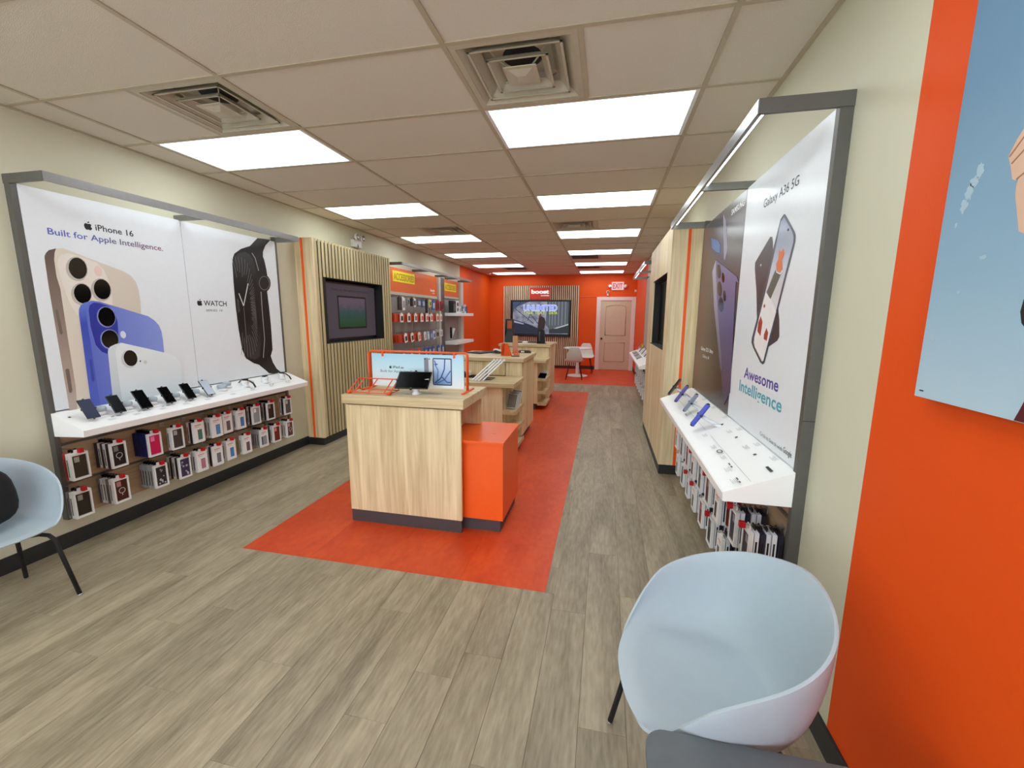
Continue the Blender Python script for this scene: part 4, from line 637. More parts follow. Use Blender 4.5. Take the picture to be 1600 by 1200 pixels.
tc_ = N_.new('ShaderNodeTexCoord'); nz_ = N_.new('ShaderNodeTexNoise'); nz_.inputs['Scale'].default_value = 7; rp_ = N_.new('ShaderNodeValToRGB'); sp_ = N_.new('ShaderNodeSeparateXYZ'); ad_ = N_.new('ShaderNodeMath'); ad_.operation = 'MULTIPLY_ADD'; ad_.inputs[1].default_value = .45
L_.new(tc_.outputs['Generated'], nz_.inputs['Vector']); L_.new(tc_.outputs['Generated'], sp_.inputs[0]); L_.new(nz_.outputs['Fac'], ad_.inputs[0]); L_.new(sp_.outputs['Z'], ad_.inputs[2]); L_.new(ad_.outputs[0], rp_.inputs[0])
rp_.color_ramp.elements[0].color = lin((16, 60, 30)) + (1,); rp_.color_ramp.elements[1].color = lin((84, 70, 84)) + (1,); rp_.color_ramp.elements[0].position = .3; rp_.color_ramp.elements[1].position = 1.15
e_ = rp_.color_ramp.elements.new(.75); e_.color = lin((30, 66, 66)) + (1,)
P_.inputs['Base Color'].default_value = (0, 0, 0, 1); L_.new(rp_.outputs[0], P_.inputs['Emission Color']); P_.inputs['Emission Strength'].default_value = .9
BT.rect('game_print', 2.335, 2.952, 1.402, 1.79, mt, 2, scr)
# right tower, plain front
tw = thing('media_tower', 'tall plain oak tower with orange stripe on the right wall', 'media tower', (1.47, 2.6, 0))
RX0, RX1, RY_0, RY_1 = 1.337, XR, 1.665, 3.50
gy0, gy1, gz0, gz1 = 1.865, 3.11, 1.23, 1.995
obj('side_panel', MB().box(RX0 + .02, RX1 - .001, RY_0, RY_0 + .02, .1, 2.395).box(RX0 + .02, RX1 - .001, RY_1 - .02, RY_1, .1, 2.395).box(RX0, RX1 - .001, RY_0, RY_1, 2.395, 2.40), M_wood, tw)
obj('front_panel', MB().box(RX0, RX0 + .02, RY_0 - .002, gy0, .1, 2.395).box(RX0, RX0 + .02, gy1, RY_1, .1, 2.395).box(RX0, RX0 + .02, gy0, gy1, .1, gz0).box(RX0, RX0 + .02, gy0, gy1, gz1, 2.395), M_wood, tw)
obj('stripe', MB().box(1.474, 1.500, RY_0 - .004, RY_0, .1, 2.395), M_orange, tw)
obj('kick_plate', MB().box(RX0 + .008, RX1 - .001, RY_0 + .008, RY_1, 0, .1), M_rubber, tw)
obj('recess_lining', MB().box(RX0 + .02, 1.52, gy0 - .004, gy0, gz0, gz1).box(RX0 + .02, 1.52, gy1, gy1 + .004, gz0, gz1).box(RX0 + .0, 1.52, gy0, gy1, gz0, gz0 + .004).box(RX0, 1.52, gy0, gy1, gz1 - .004, gz1).box(1.52, 1.53, gy0, gy1, gz0, gz1), M_blackm, tw)
tv = thing('television', 'switched off black television recessed in the right wooden tower', 'television', (1.45, 2.5, gz0 + .01))
obj('housing', MB().box(1.43, 1.50, gy0 + .02, gy1 - .02, gz0 + .01, gz1 - .02, .006), M_black, tv); obj('screen', MB().box(1.428, 1.43, gy0 + .04, gy1 - .04, gz0 + .04, gz1 - .04), M_glass, tv)
# ================================================================== REAR SLAT BACKDROP AND TELEVISION
bp = thing('slat_backdrop', 'wide oak slat panel behind the big rear television', 'wall panel', (-1.15, YB, .09))
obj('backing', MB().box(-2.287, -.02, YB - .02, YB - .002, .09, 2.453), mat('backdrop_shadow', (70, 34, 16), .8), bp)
sk = MB().box(-.0145, .0145, -.022, 0, 0, 2.363, .002).mesh('slat', wood('led_lit_oak_slat', (206, 186, 150), (240, 224, 190), 'Z', 12, .5, True, .05)); n = 39  # paler than the tower slats: LED light put into the wood colour
for i in range(n): obj('slat', sk, None, bp, Vector((-2.27 + i * (2.233 / (n - 1)), YB - .02, .09)) - bp.location)
obj('kick_plate', MB().box(-2.287, 0, YB - .03, YB, 0, .085), mat('dark_red_base', (70, 26, 20), .5), bp)
sg = thing('shop_sign', 'orange sign board with white rounded logo lettering above the rear television', 'sign', (-1.17, YB - .042, 2.07))
obj('board', MB().box(-1.48, -.865, YB - .065, YB - .0425, 2.05, 2.40, .003), mat('sign_orange', (206, 50, 20), .4), sg)
bb = Board('Y', YB - .065, -1, .01)
bb.text('lettering', 'boost', -1.43, 2.225, -.895, .115, emit('logo_white', (255, 252, 248), .9), 1, sg, .05, spacing=.95)
bb.text('lettering', 'mobile', -1.14, 2.15, -.895, .034, emit('logo_white', (255, 252, 248), .9), 1, sg, .03)
tv = thing('television', 'large rear television showing UNLIMITED over a steel and glass interior', 'television', (-1.15, YB - .06, .95))
obj('housing', MB().box(-2.045, -.255, YB - .11, YB - .0425, .95, 2.035, .008), M_black, tv)
mt, N_, L_, P_ = _new('tv_scene')
tc_ = N_.new('ShaderNodeTexCoord'); rp_ = N_.new('ShaderNodeValToRGB'); nz_ = N_.new('ShaderNodeTexNoise'); nz_.inputs['Scale'].default_value = 9
L_.new(tc_.outputs['Generated'], nz_.inputs['Vector']); L_.new(nz_.outputs['Fac'], rp_.inputs[0])
rp_.color_ramp.elements[0].color = lin((104, 108, 128)) + (1,); rp_.color_ramp.elements[1].color = lin((160, 162, 178)) + (1,); rp_.color_ramp.elements[0].position = .35; rp_.color_ramp.elements[1].position = .65
P_.inputs['Base Color'].default_value = (0, 0, 0, 1); L_.new(rp_.outputs[0], P_.inputs['Emission Color']); P_.inputs['Emission Strength'].default_value = .9
scr = obj('screen', MB().box(-1.98, -.305, YB - .1115, YB - .11, 1.035, 1.985), mt, tv)
BT = Board('Y', YB - .1115, -1, .0008)
def U(x): return -1.98 + x * 1.675
def V(y): return 1.035 + (1 - y) * .95
es = lambda c, s=.8: emit('scr_%02x%02x%02x' % c, c, s)
def spoly(pts, c, ly, nm): return BT.poly(nm, [(U(x), V(y)) for x, y in pts], es(c), ly, scr)
spoly([(0, 0), (.3, 0), (.12, .12), (.03, .18), (0, .35)], (70, 84, 118), 1, 'sky_print')
spoly([(0, .55), (.3, .7), (.48, .84), (.48, 1), (0, 1)], (44, 50, 70), 1, 'shopfront_print')
spoly([(0, .58), (.2, .68), (.2, .71), (0, .64)], (176, 180, 200), 2, 'beam_print')
spoly([(.62, 0), (1, 0), (1, .68), (.66, .86), (.6, .7)], (92, 98, 106), 1, 'glass_wall_print')
for x in (.66, .71, .76, .82, .88, .94): spoly([(x, .0), (x + .015, .0), (x + .012, .72), (x, .74)], (140, 146, 158), 2, 'mullion_print')
spoly([(.66, .86), (1, .7), (1, .98), (.66, .98)], (52, 60, 66), 2, 'balcony_print'); spoly([(.74, .83), (1, .68), (1, .72), (.8, .83)], (196, 202, 204), 3, 'rail_print')
for a, b in (((.03, .2), (.38, .68)), ((.32, .38), (.46, .68)), ((.27, .6), (.32, .38)), ((.04, .2), (.15, 0))): BT.line('truss_print', [[(U(a[0]), V(a[1])), (U(b[0]), V(b[1]))]], .018, es((40, 44, 60)), 2, scr)
spoly([(.48, .44), (.5, .36), (.52, .44), (.58, .52), (.6, .62), (.58, .8), (.56, 1), (.45, 1), (.455, .75), (.47, .55)], (56, 44, 44), 4, 'figure_print')
spoly([(.485, .42), (.505, .36), (.52, .4), (.52, .47), (.49, .48)], (120, 60, 66), 5, 'face_print')
BT.text('lettering', 'UNLIMITED', -1.66, 1.725, -.63, .17, es((190, 206, 250), 1.0), 4, scr, .075, spacing=1.02)
BT.text('lettering', 'UNLIMITED', -1.645, 1.74, -.645, .14, es((150, 160, 246), 1.0), 6, scr, .02, spacing=1.02)
BT.text('lettering', 'TALK TEXT', -1.66, 1.622, -1.0, .085, es((196, 210, 110), .9), 5, scr, .03)
BT.text('lettering', 'DATA', -.88, 1.622, -.63, .085, es((206, 220, 70), .9), 5, scr, .03)
# ================================================================== COUNTERS
ZT = .992
c1 = thing('display_counter', 'nearest oak counter with thick top, standing on orange floor', 'counter', (-.63, .35, 0))
obj('countertop', MB().box(-1.097, -.164, .078, .66, .926, ZT, .003), M_woodx, c1)
obj('front_panel', MB().box(-1.085, -.192, .104, .124, .095, .914, .0015), M_wood, c1)
obj('gap_shadow', MB().box(-1.075, -.20, .12, .64, .912, .928), M_blackm, c1)  # black sheet colours in the shadow gap under the thick top
obj('side_panel', MB().box(-1.085, -1.066, .124, .64, .095, .914).box(-.36, -.342, .124, .60, .095, .914), M_wood, c1)
obj('rear_panel', MB().box(-1.066, -.342, .60, .64, .095, .914).box(-.342, -.20, .60, .64, .692, .914), M_wood, c1)
obj('kick_plate', MB().box(-1.083, -.345, .108, .635, 0, .095).box(-.345, -.198, .108, .135, 0, .095), M_kick, c1)
bx = thing('storage_box', 'bright orange laminate box tucked against the nearest counter', 'cabinet', (-.05, .44, 0))
obj('top_panel', MB().box(-.335, .104, .148, .705, .668, .688, .0015), M_orange, bx)
obj('body', MB().box(-.335, .094, .172, .70, .092, .668, .001), M_orange, bx)
obj('kick_plate', MB().box(-.335, .072, .186, .690, 0, .092), M_kick, bx)
obj('cable_slot', MB().box(-.03, -.005, .36, .364, .688, .6885), mc((120, 30, 10)), bx)
def counter(name_label, y0, y1, ys, items_shelves=True):
    """tall rear part y0..y1, low shelf in front from ys; open display bays on the right end"""
    t = thing('display_counter', name_label, 'counter', (-.63, (ys + y1) / 2, 0))
    obj('countertop', MB().box(-1.10, -.160, y0, y1, 1.022, 1.065, .003), M_woodx, t)
    bod = MB().box(-1.08, -.19, y0 + .05, y0 + .07, .84, 1.012).box(-.21, -.19, y0 + .07, y1 - .03, .1, 1.012).box(-1.08, -1.06, y0 + .07, y1 - .03, .1, 1.012).box(-1.06, -.21, y1 - .05, y1 - .03, .1, 1.012)
    obj('upper_body', bod, M_wood, t)
    obj('shadow_gap', MB().box(-1.07, -.20, y0 + .055, y1 - .04, 1.008, 1.024), M_blackm, t)
    obj('low_shelf', MB().box(-1.10, -.160, ys, y0 + .05, .800, .845, .003), M_woodx, t)
    obj('lower_body', MB().box(-1.08, -.305, ys + .07, ys + .09, .1, .80).box(-.325, -.305, ys + .09, y0 + .07, .1, .80).box(-1.08, -1.06, ys + .09, y0 + .05, .1, .8).box(-.305, -.21, y0 + .05, y0 + .07, .1, .80), M_wood, t)
    for z in (.515, .30, .10):
        obj('end_shelf', MB().prism([(-.305, ys + .07), (-.18, ys + .07), (-.165, ys + .10), (-.165, y0 + .05), (-.305, y0 + .05)], 'Z', z - .025, z), M_wood, t)
        obj('shelf_lip', MB().prism([(-.305, ys + .060), (-.178, ys + .060), (-.156, ys + .094), (-.156, y0 + .05), (-.164, y0 + .05), (-.164, ys + .098), (-.182, ys + .069), (-.305, ys + .069)], 'Z', z - .025, z + .022), M_woody, t)
    obj('kick_plate', MB().box(-1.06, -.34, ys + .09, y0 + .1, 0, .10).box(-1.06, -.24, y0 + .1, y1 - .05, 0, .10), M_kick, t)
    return t
c2 = counter('oak counter in the middle with low front shelf and open side bays', 2.25, 3.20, 1.72)
c3 = counter('farthest oak counter with low front shelf, before the rear television', 4.74, 5.72, 4.20)
# ---- sign stand and rack on the first counter
z0 = ZT
t = thing('sign_stand', 'orange wire sign frame standing on the nearest counter', 'sign holder', (-.64, .36, z0))
def F(a, b): return MB().tube([a, b], .007, 8)
L0, L1 = Vector((-1.045, .40, 0)), Vector((-.236, .40, 0))
fr = MB().tube([(L0.x, .40, z0 + .006), (L0.x, .40, 1.272), (L0.x + .012, .40, 1.285), (L1.x - .012, .40, 1.285), (L1.x, .40, 1.272), (L1.x, .40, z0 + .006)], .0085, 8)
obj('frame', fr, M_orangem, t)
for x in (L0.x, L1.x):
    obj('foot', MB().box(x - .009, x + .009, .27, .53, z0, z0 + .012, .002), M_orangem, t)
    obj('post', MB().tube([(x, .375, z0 + .01), (x, .375, 1.28)], .006, 8), M_orangem, t)
for x in (-.93, -.34): obj('clip', MB().box(x - .008, x + .008, .388, .412, 1.245, 1.282, .003), M_orangem, t)
tb = solo('sign_board', MB().box(-1.028, -.265, .394, .404, 1.012, 1.268, .001), grad('sky_board', [(0, (240, 244, 250)), (.5, (206, 236, 250)), (1, (176, 222, 246))], 'Z', .3), 'pale blue counter sign picturing tablets, clipped in orange frame', 'sign')
bs = Board('Y', .394, -1, .0005)
for p in px_logo(-.868, 1.165, .026): bs.poly('logo_print', p, inkb, 1, tb)
bs.text('lettering', 'iPad', -.848, 1.155, -.79, .020, inkb, 1, tb, .012); bs.text('lettering', 'air', -.782, 1.155, -.752, .014, inkb, 1, tb, .03)
bs.text('lettering', 'Built for Apple Intelligence.', -.955, 1.122, -.60, .020, mc((90, 96, 110)), 1, tb, .004)
bs.rect('tablet_print', -.584, -.548, 1.052, 1.243, mc((128, 132, 142)), 1, tb); bs.rect('tablet_print', -.548, -.512, 1.046, 1.243, mc((214, 220, 228)), 1, tb)
bs.ell('lens_print', -.575, 1.234, .005, .005, inkb, 2, tb, 10); bs.ell('lens_print', -.540, 1.234, .005, .005, inkb, 2, tb, 10)
def rr(u0, u1, v0, v1, r=.008):
    o = []
    for cx, cy, a0 in ((u1 - r, v1 - r, 0), (u0 + r, v1 - r, 90), (u0 + r, v0 + r, 180), (u1 - r, v0 + r, 270)):
        for k in range(4): a = R(a0 + 30 * k); o.append((cx + r * math.cos(a), cy + r * math.sin(a)))
    return o
tp = bs.poly('tablet_print', rr(-.514, -.360, 1.034, 1.243), mc((20, 30, 60)), 2, tb)
bs.rect('screen_print', -.506, -.368, 1.042, 1.235, grad('ipad_scr', [(0, (120, 160, 214)), (.5, (176, 204, 238)), (1, (204, 222, 244))], 'Z', .2), 3, tp)
for k, pts in enumerate([[(-.50, 1.05), (-.45, 1.09), (-.42, 1.16), (-.415, 1.235)], [(-.49, 1.045), (-.42, 1.08), (-.37, 1.15)], [(-.50, 1.20), (-.47, 1.15), (-.48, 1.06)], [(-.44, 1.10), (-.40, 1.06), (-.37, 1.06)], [(-.50, 1.225), (-.485, 1.19), (-.475, 1.20)]]):
    bs.line('petal_print', [pts], .009, mc(((40, 66, 140), (70, 110, 180), (90, 130, 190), (50, 80, 150), (60, 90, 160))[k]), 4, tp)
# wire rack
t = thing('wire_rack', 'small empty orange wire rack on the left of nearest countertop', 'rack', (-.9, .2, z0))
def wires(lst, r=.0045):
    m = MB()
    for a, b in lst: m.tube([a, b], r, 6)
    return m
xa, xb, ya, yb = -1.07, -.74, .13, .27
zl, zh = z0 + .012, z0 + .095
obj('base_frame', wires([((xa, ya, zl), (xb, ya, zl)), ((xb, ya, zl), (xb, yb, zl)), ((xb, yb, zl), (xa, yb, zl)), ((xa, yb, zl), (xa, ya, zl))]), M_orangem, t)
obj('top_rail', wires([((xa, yb, zh), (xb, yb, zh)), ((xa, yb, zl), (xa, yb, zh)), ((xb, yb, zl), (xb, yb, zh))]), M_orangem, t)
for x in (xa, xa + .05, -.91, xb - .045, xb): obj('rung', wires([((x, ya, zl + .002), (x, yb, zh))]), M_orangem, t)
for x in (xa + .005, xb - .005): obj('foot', MB().lathe([(.013, ya - .015), (.013, ya + .03)], (x, 0, zl + .002), 10, 'Y'), M_orangem, t)
# tablet on white stand
t = thing('tablet', 'black tablet tilted on a white stand on the nearest counter', 'tablet', (-.60, .21, z0))
obj('stand', MB().lathe([(.034, z0), (.034, z0 + .004), (.022, z0 + .02), (.026, z0 + .06), (.018, z0 + .075)], (-.575, .22, 0), 20), M_white, t)
tm_ = MB().box(-.125, .125, -.004, .004, -.085, .085, .004)
Mx = Matrix.Translation((-.600, .235, z0 + .10)) @ Matrix.Rotation(R(8), 4, 'Z') @ Matrix.Rotation(R(-52), 4, 'X')
obj('body', tm_.xf(Mx), M_black, t); obj('screen', MB().box(-.118, .118, -.0048, -.004, -.078, .078).xf(Mx), M_glass, t)
for x, zz in ((-.12, 0), (.12, 0), (.0, -.086), (0, .086)): obj('clamp', MB().box(x - .008, x + .008, -.008, .004, zz - .01, zz + .01, .002).xf(Mx), M_black, t)
obj('cable', MB().tube([(-.56, .26, z0 + .05), (-.52, .26, z0 + .035), (-.475, .26, z0 + .05), (-.465, .255, z0 + .09), (-.49, .25, z0 + .11), (-.52, .25, z0 + .105)], .003, 6), M_white, t)
solo('cable_tray_cover', MB().box(-.72, -.40, .235, .30, z0, z0 + .0012, .0004), M_silver, 'flat metal cable cover set in the nearest countertop', 'cover plate')
# ---- things on the second counter
z1 = 1.065
solo('folder', MB().box(-.13, .13, -.11, .11, 0, .012, .003).xf(Matrix.Translation((-.90, 2.85, z1)) @ Matrix.Rotation(R(-25), 4, 'Z')), M_blackm, 'black folder lying at the left edge of middle counter top', 'folder')
solo('laptop_sleeve', MB().box(-.15, .15, -.11, .11, 0, .016, .005).xf(Matrix.Translation((-.74, 3.0, z1)) @ Matrix.Rotation(R(20), 4, 'Z') @ Matrix.Rotation(R(-3), 4, 'Y')), mat('charcoal_cloth', (52, 50, 50), .8), 'charcoal laptop sleeve flat on the middle counter beside a folder', 'laptop sleeve')
for k, (dx, dy, a) in enumerate(((0, 0, 8), (.01, .01, -6), (-.015, .005, 14))):
    m_ = MB()
    for i in range(7):
        for j in range(2): pass
    vs = []; fs = []
    for i in range(7):
        for j in range(5): vs.append((-.10 + i * .2 / 6, -.14 + j * .07, .004 + k * .008 + .03 * math.exp(-((i - 3 + k) ** 2) / 3) * (1 if k == 2 else .4)))
    for i in range(6):
        for j in range(4): fs.append((i * 5 + j, (i + 1) * 5 + j, (i + 1) * 5 + j + 1, i * 5 + j + 1))
    vs2 = [(x, y, z - .002) for x, y, z in vs]; m_.add(vs, fs, True); m_.add(vs2, [f[::-1] for f in fs], True)
    solo('paper', m_.xf(Matrix.Translation((-.60 + dx, 2.95 + dy, z1)) @ Matrix.Rotation(R(a), 4, 'Z')), mc((206, 204, 200), .8), ['lowest loose white paper sheet on middle counter pile', 'middle loose white paper sheet on the middle counter pile', 'curled top sheet of the white paper pile on middle counter'][k], 'paper')
t = thing('brochure_holder', 'orange wedge shaped brochure holder on the middle counter', 'brochure holder', (-.41, 2.56, z1))
Mx = Matrix.Translation((-.42, 2.55, z1)) @ Matrix.Rotation(R(38), 4, 'Z')
obj('side_plate', MB().prism([(-.055, 0), (.055, 0), (.045, .04), (-.015, .155), (-.04, .155)], 'Y', -.003, .003).xf(Mx.copy()), M_orangem, t)
obj('side_plate', MB().prism([(-.055, 0), (.055, 0), (.045, .04), (-.015, .155), (-.04, .155)], 'Y', .092, .098).xf(Mx.copy()), M_orangem, t)
obj('rest', MB().prism([(.055, 0), (.06, .0), (.0, .155), (-.018, .155)], 'Y', .003, .092).xf(Mx.copy()), M_orangem, t)
t = thing('card_stand', 'tall clear tan card stand behind the orange brochure holder', 'card holder', (-.42, 2.95, z1))
obj('card', MB().box(-.445, -.375, 2.945, 2.95, z1 + .02, z1 + .235, .002), mat('tan_card', (196, 140, 96), .5), t); obj('lower_card', MB().box(-.445, -.375, 2.935, 2.94, z1 + .01, z1 + .12), mat('pink_card', (200, 132, 110), .5), t)
obj('foot', MB().box(-.45, -.37, 2.92, 2.98, z1, z1 + .012, .003), M_orangem, t)
t = thing('wire_cup', 'small orange wire basket at the foot of the tan card stand', 'basket', (-.34, 2.7, z1))
for zz in (.006, .03, .055): obj('hoop', MB().tube([(-.335 + .035 * math.cos(a * math.pi / 6), 2.68 + .035 * math.sin(a * math.pi / 6), z1 + zz) for a in range(12)], .003, 5, closed=True), M_orangem, t)
for a in range(6): obj('upright', MB().tube([(-.335 + .035 * math.cos(a * math.pi / 3), 2.68 + .035 * math.sin(a * math.pi / 3), z1 + .004), (-.335 + .035 * math.cos(a * math.pi / 3), 2.68 + .035 * math.sin(a * math.pi / 3), z1 + .057)], .0025, 5), M_orangem, t)
solo('pen', MB().tube([(-.36, 2.48, z1 + .006), (-.26, 2.50, z1 + .006)], .006, 8), M_black, 'black pen lying at the front corner of middle counter', 'pen')
t = thing('barcode_scanner', 'black handheld scanner with white label lying on middle counter', 'scanner', (-.31, 3.05, z1))
obj('body', MB().box(-.39, -.23, 3.03, 3.09, z1, z1 + .035, .012), M_black, t); obj('label', MB().box(-.35, -.30, 3.0290, 3.0302, z1 + .008, z1 + .026), M_white, t); obj('grip', MB().box(-.28, -.21, 3.02, 3.06, z1, z1 + .026, .008), mat('dark_red_grip', (60, 20, 20), .5), t)
# low shelf of the second counter
zs = .845
t = thing('tape_dispenser', 'black tape dispenser with a clear roll on the low shelf', 'tape dispenser', (-.78, 2.08, zs))
obj('body', MB().prism([(-.85, 0), (-.70, 0), (-.69, .03), (-.74, .035), (-.77, .022), (-.80, .03), (-.845, .07), (-.855, .05)], 'Y', 2.06, 2.11).xf(Matrix.Translation((0, 0, zs))), M_black, t)
obj('tape_roll', MB().lathe([(.018, -.012), (.032, -.012), (.032, .012), (.018, .012)], (-.78, 2.085, zs + .05), 18, 'Y'), mat('clear_tape', (214, 206, 190), .3), t)
t = thing('tablet_stand', 'white slanted four-bar device stand on the middle counter low shelf', 'device stand', (-.58, 1.95, zs))
for k in range(4):
    x = -.66 + k * .040; dx = .17
    p0 = Vector((x, 1.82, zs + .008)); p1 = Vector((x + dx, 2.10, zs + .205)); d_ = (p1 - p0).normalized()
    b_ = MB(); w = .0095
    up_ = Vector((0, 0, 1)); s_ = d_.cross(up_).normalized(); n_ = s_.cross(d_)
    vs = [p + s_ * a * w + n_ * c * .004 for p in (p0, p1) for a in (-1, 1) for c in (-1, 1)]
    b_.add(vs, [(0, 1, 3, 2), (4, 6, 7, 5), (0, 4, 5, 1), (2, 3, 7, 6), (0, 2, 6, 4), (1, 5, 7, 3)])
    bar = obj('bar', b_, M_white, t)
    obj('end_ring', MB().lathe([(.007, -.005), (.015, -.005), (.015, .005), (.007, .005)], tuple(p1 + Vector((.008, .0, .006))), 14, 'Y'), M_white, bar)
    obj('foot', MB().lathe([(.011, -.008), (.011, .008)], tuple(p0), 10, 'Y'), M_white, bar)
obj('base', MB().box(-.60, -.47, 1.93, 2.10, zs, zs + .010, .004).prism([(1.94, zs + .008), (2.09, zs + .008), (2.09, zs + .15)], 'X', -.56, -.553), M_dgrey, t)
t = thing('frame_outline', 'thin brown-edged clear panel leaning at the back of low shelf', 'panel', (-.5, 2.27, zs))
t['label'] = 'square oak notice panel edged in dark red behind the device stand'
obj('panel', MB().box(-.60, -.395, 2.285, 2.298, zs + .01, zs + .145, .001), M_wood, t)
obj('edge', MB().box(-.605, -.39, 2.286, 2.297, zs + .0, zs + .006).box(-.396, -.390, 2.286, 2.297, zs, zs + .15), mc((96, 30, 18)), t)
# phones and cards in the side bays
def slab(name, c, w, h, d, rx, rz, m, label, cat, ms=None, ry=0):
    Mx = Matrix.Translation(c) @ Matrix.Rotation(R(rz), 4, 'Z') @ Matrix.Rotation(R(rx), 4, 'X') @ Matrix.Rotation(R(ry), 4, 'Y')
    t = thing(name, label, cat, (c[0], c[1], c[2] - h / 2))
    obj('body', MB().box(-w / 2, w / 2, -d / 2, d / 2, -h / 2, h / 2, min(d * .4, .004)).xf(Mx.copy()), m, t)
    obj('face', MB().box(-w / 2 + .004, w / 2 - .004, -d / 2 - .0006, -d / 2, -h / 2 + .006, h / 2 - .006).xf(Mx.copy()), ms or M_glass, t)
    return t
labs = ['white-edged booklet leaning in the middle counter side bay, nearest the front', 'second leaning booklet in the middle counter side bay', 'third leaning booklet in the middle counter side bay', 'fourth leaning booklet in the middle counter side bay, at the back']
for k in range(4):
    slab('booklet', (-.235, 1.98 + k * .075, .515 + .095), .12, .17, .012, -24, -14, M_white, labs[k], 'booklet', M_black if k % 2 else mc((120, 116, 112)))
slab('booklet', (-.235, 1.95, .30 + .012), .12, .16, .010, -88, 0, mc((190, 196, 190)), 'flat pale booklet on the lowest side shelf of middle counter', 'booklet', mc((150, 170, 150)))
slab('brochure', (-.235, 4.36, .515 + .055), .13, .10, .02, -45, -20, M_black, 'black brochure box leaning in the farthest counter side bay', 'brochure')
slab('brochure', (-.225, 4.47, .515 + .072), .12, .12, .012, -38, -20, M_white, 'white brochure leaning in the farthest counter side bay', 'brochure', mc((200, 200, 206)))
# ---- third counter
z3 = 1.065
t = thing('payment_kiosk', 'tall dark terminal with orange screen standing on the farthest counter', 'terminal', (-1.02, 5.25, z3))
obj('column', MB().prism([(5.22, z3), (5.40, z3), (5.36, z3 + .43), (5.30, z3 + .43)], 'X', -1.09, -.95), M_black, t)
obj('side_shell', MB().prism([(-1.105, z3), (-1.09, z3), (-1.09, z3 + .44), (-1.07, z3 + .44)], 'Y', 5.22, 5.40), M_dgrey, t)
kk = obj('monitor', MB().box(-1.075, -.93, 5.25, 5.29, z3 + .20, z3 + .44, .005), M_black, t)
obj('screen', MB().box(-1.055, -.965, 5.2492, 5.2500, z3 + .26, z3 + .41), emit('kiosk_orange', (170, 84, 44), .6), kk)
slab('tablet', (-.80, 5.2, z3 + .012), .16, .12, .01, -86, 10, M_black, 'black tablet lying on farthest counter, left of the others', 'tablet')
slab('notepad', (-.70, 5.2, z3 + .012), .10, .12, .012, -84, -10, M_white, 'white notepad between two dark devices on farthest counter', 'notepad', mc((220, 216, 208)))
slab('keyboard', (-.58, 5.28, z3 + .014), .20, .10, .018, -85, 5, M_black, 'black keyboard on the farthest counter beside a notepad', 'keyboard', mc((48, 40, 40)))
t = thing('receipt_printer', 'black upright printer on stand on the farthest counter, near corner', 'printer', (-.37, 5.05, z3))
obj('body', MB().prism([(-.44, z3 + .01), (-.30, z3 + .01), (-.315, z3 + .24), (-.35, z3 + .27), (-.425, z3 + .25)], 'Y', 5.0, 5.1), M_blackm, t)
obj('paper_slot', MB().box(-.405, -.385, 4.997, 5.0, z3 + .05, z3 + .22, .001), mc((70, 70, 74)), t)
obj('base', MB().lathe([(.095, z3), (.095, z3 + .008), (.04, z3 + .012)], (-.36, 5.05, 0), 20), M_black, t)
# ================================================================== PHONES AND WATCHES ON THE LEFT SHELF
Mdk = mc((40, 42, 46), .3)
def left_phone(y, tilt, screen, label, big=1.0, back=False):
    d = .175; zb = shz(d); x = XLf(d)
    t = thing('display_phone', label, 'phone', (x, y, zb), 'phones on security stands on the left shelf')
    obj('stand', MB().lathe([(.034, .0), (.034, .004), (.020, .012), (.016, .045), (.022, .055)], (x - .012, y + .012, zb - .004), 18), M_white, t)
    Mx = Matrix.Translation((x + .012, y - .004, zb + .062)) @ Matrix.Rotation(R(tilt), 4, 'Z') @ Matrix.Rotation(R(-38), 4, 'Y')
    w, h = .0355 * big, .073 * big
    b = obj('body', MB().box(-.004, .004, -w, w, -h, h, .003).xf(Mx.copy()), Mdk if not back else mc((120, 128, 140)), t)
    obj('screen', MB().box(.0040, .0046, -w + .003, w - .003, -h + .003, h - .003).xf(Mx.copy()), screen, t)
    for yy, zz in ((-w, 0), (w, 0), (0, -h), (.0, h)): obj('clamp', MB().box(-.006, .007, yy - .004, yy + .004, zz - .006, zz + .006, .001).xf(Mx.copy()), M_black, t)
    return t
navy = emit('phone_navy', (30, 42, 88), .5)
left_phone(-.545, -6, navy, 'phone with dark blue lit screen, nearest end of left shelf')
left_phone(-.385, -6, M_glass, 'black phone on left shelf, second from the blue-lit one\'s end', .96)
left_phone(-.215, -4, M_glass, 'largest black phone on left shelf, third from the near end', 1.08)
left_phone(-.035, -4, M_glass, 'black phone on left shelf, fourth from the near end')
left_phone(.135, -4, M_glass, 'black phone on left shelf, fifth from near end, before a grey-backed one', 1.0)
left_phone(.305, -2, mc((168, 180, 196), .25), 'pale grey phone, the only light faced one on left shelf', 1.02)
def bulb_stand(y, d, label, s=1.0):
    zb = shz(d); x = XLf(d)
    t = thing('security_stand', label, 'display stand', (x, y, zb), 'white empty stands on the left shelf')
    obj('base', MB().lathe([(.034 * s, 0), (.036 * s, .006), (.03 * s, .02)], (x, y, zb - .004), 18), M_white, t)
    obj('head', MB().lathe([(.012 * s, .014), (.03 * s, .022), (.036 * s, .038), (.032 * s, .052), (.012 * s, .058)], (x, y, zb - .004), 18), M_shellw, t)
    return t
for k, y in enumerate((-.465, -.30, -.125, .05, .22)): bulb_stand(y, .15, 'white rounded alarm pod on left shelf, between %s phones' % ('first and second', 'second and third', 'third and fourth', 'fourth and fifth', 'fifth and sixth')[k])
bulb_stand(.48, .15, 'empty white pod on left shelf just past the grey phone', 1.15)
bulb_stand(.56, .12, 'empty white pod on left shelf, beside the first watch', 1.0)
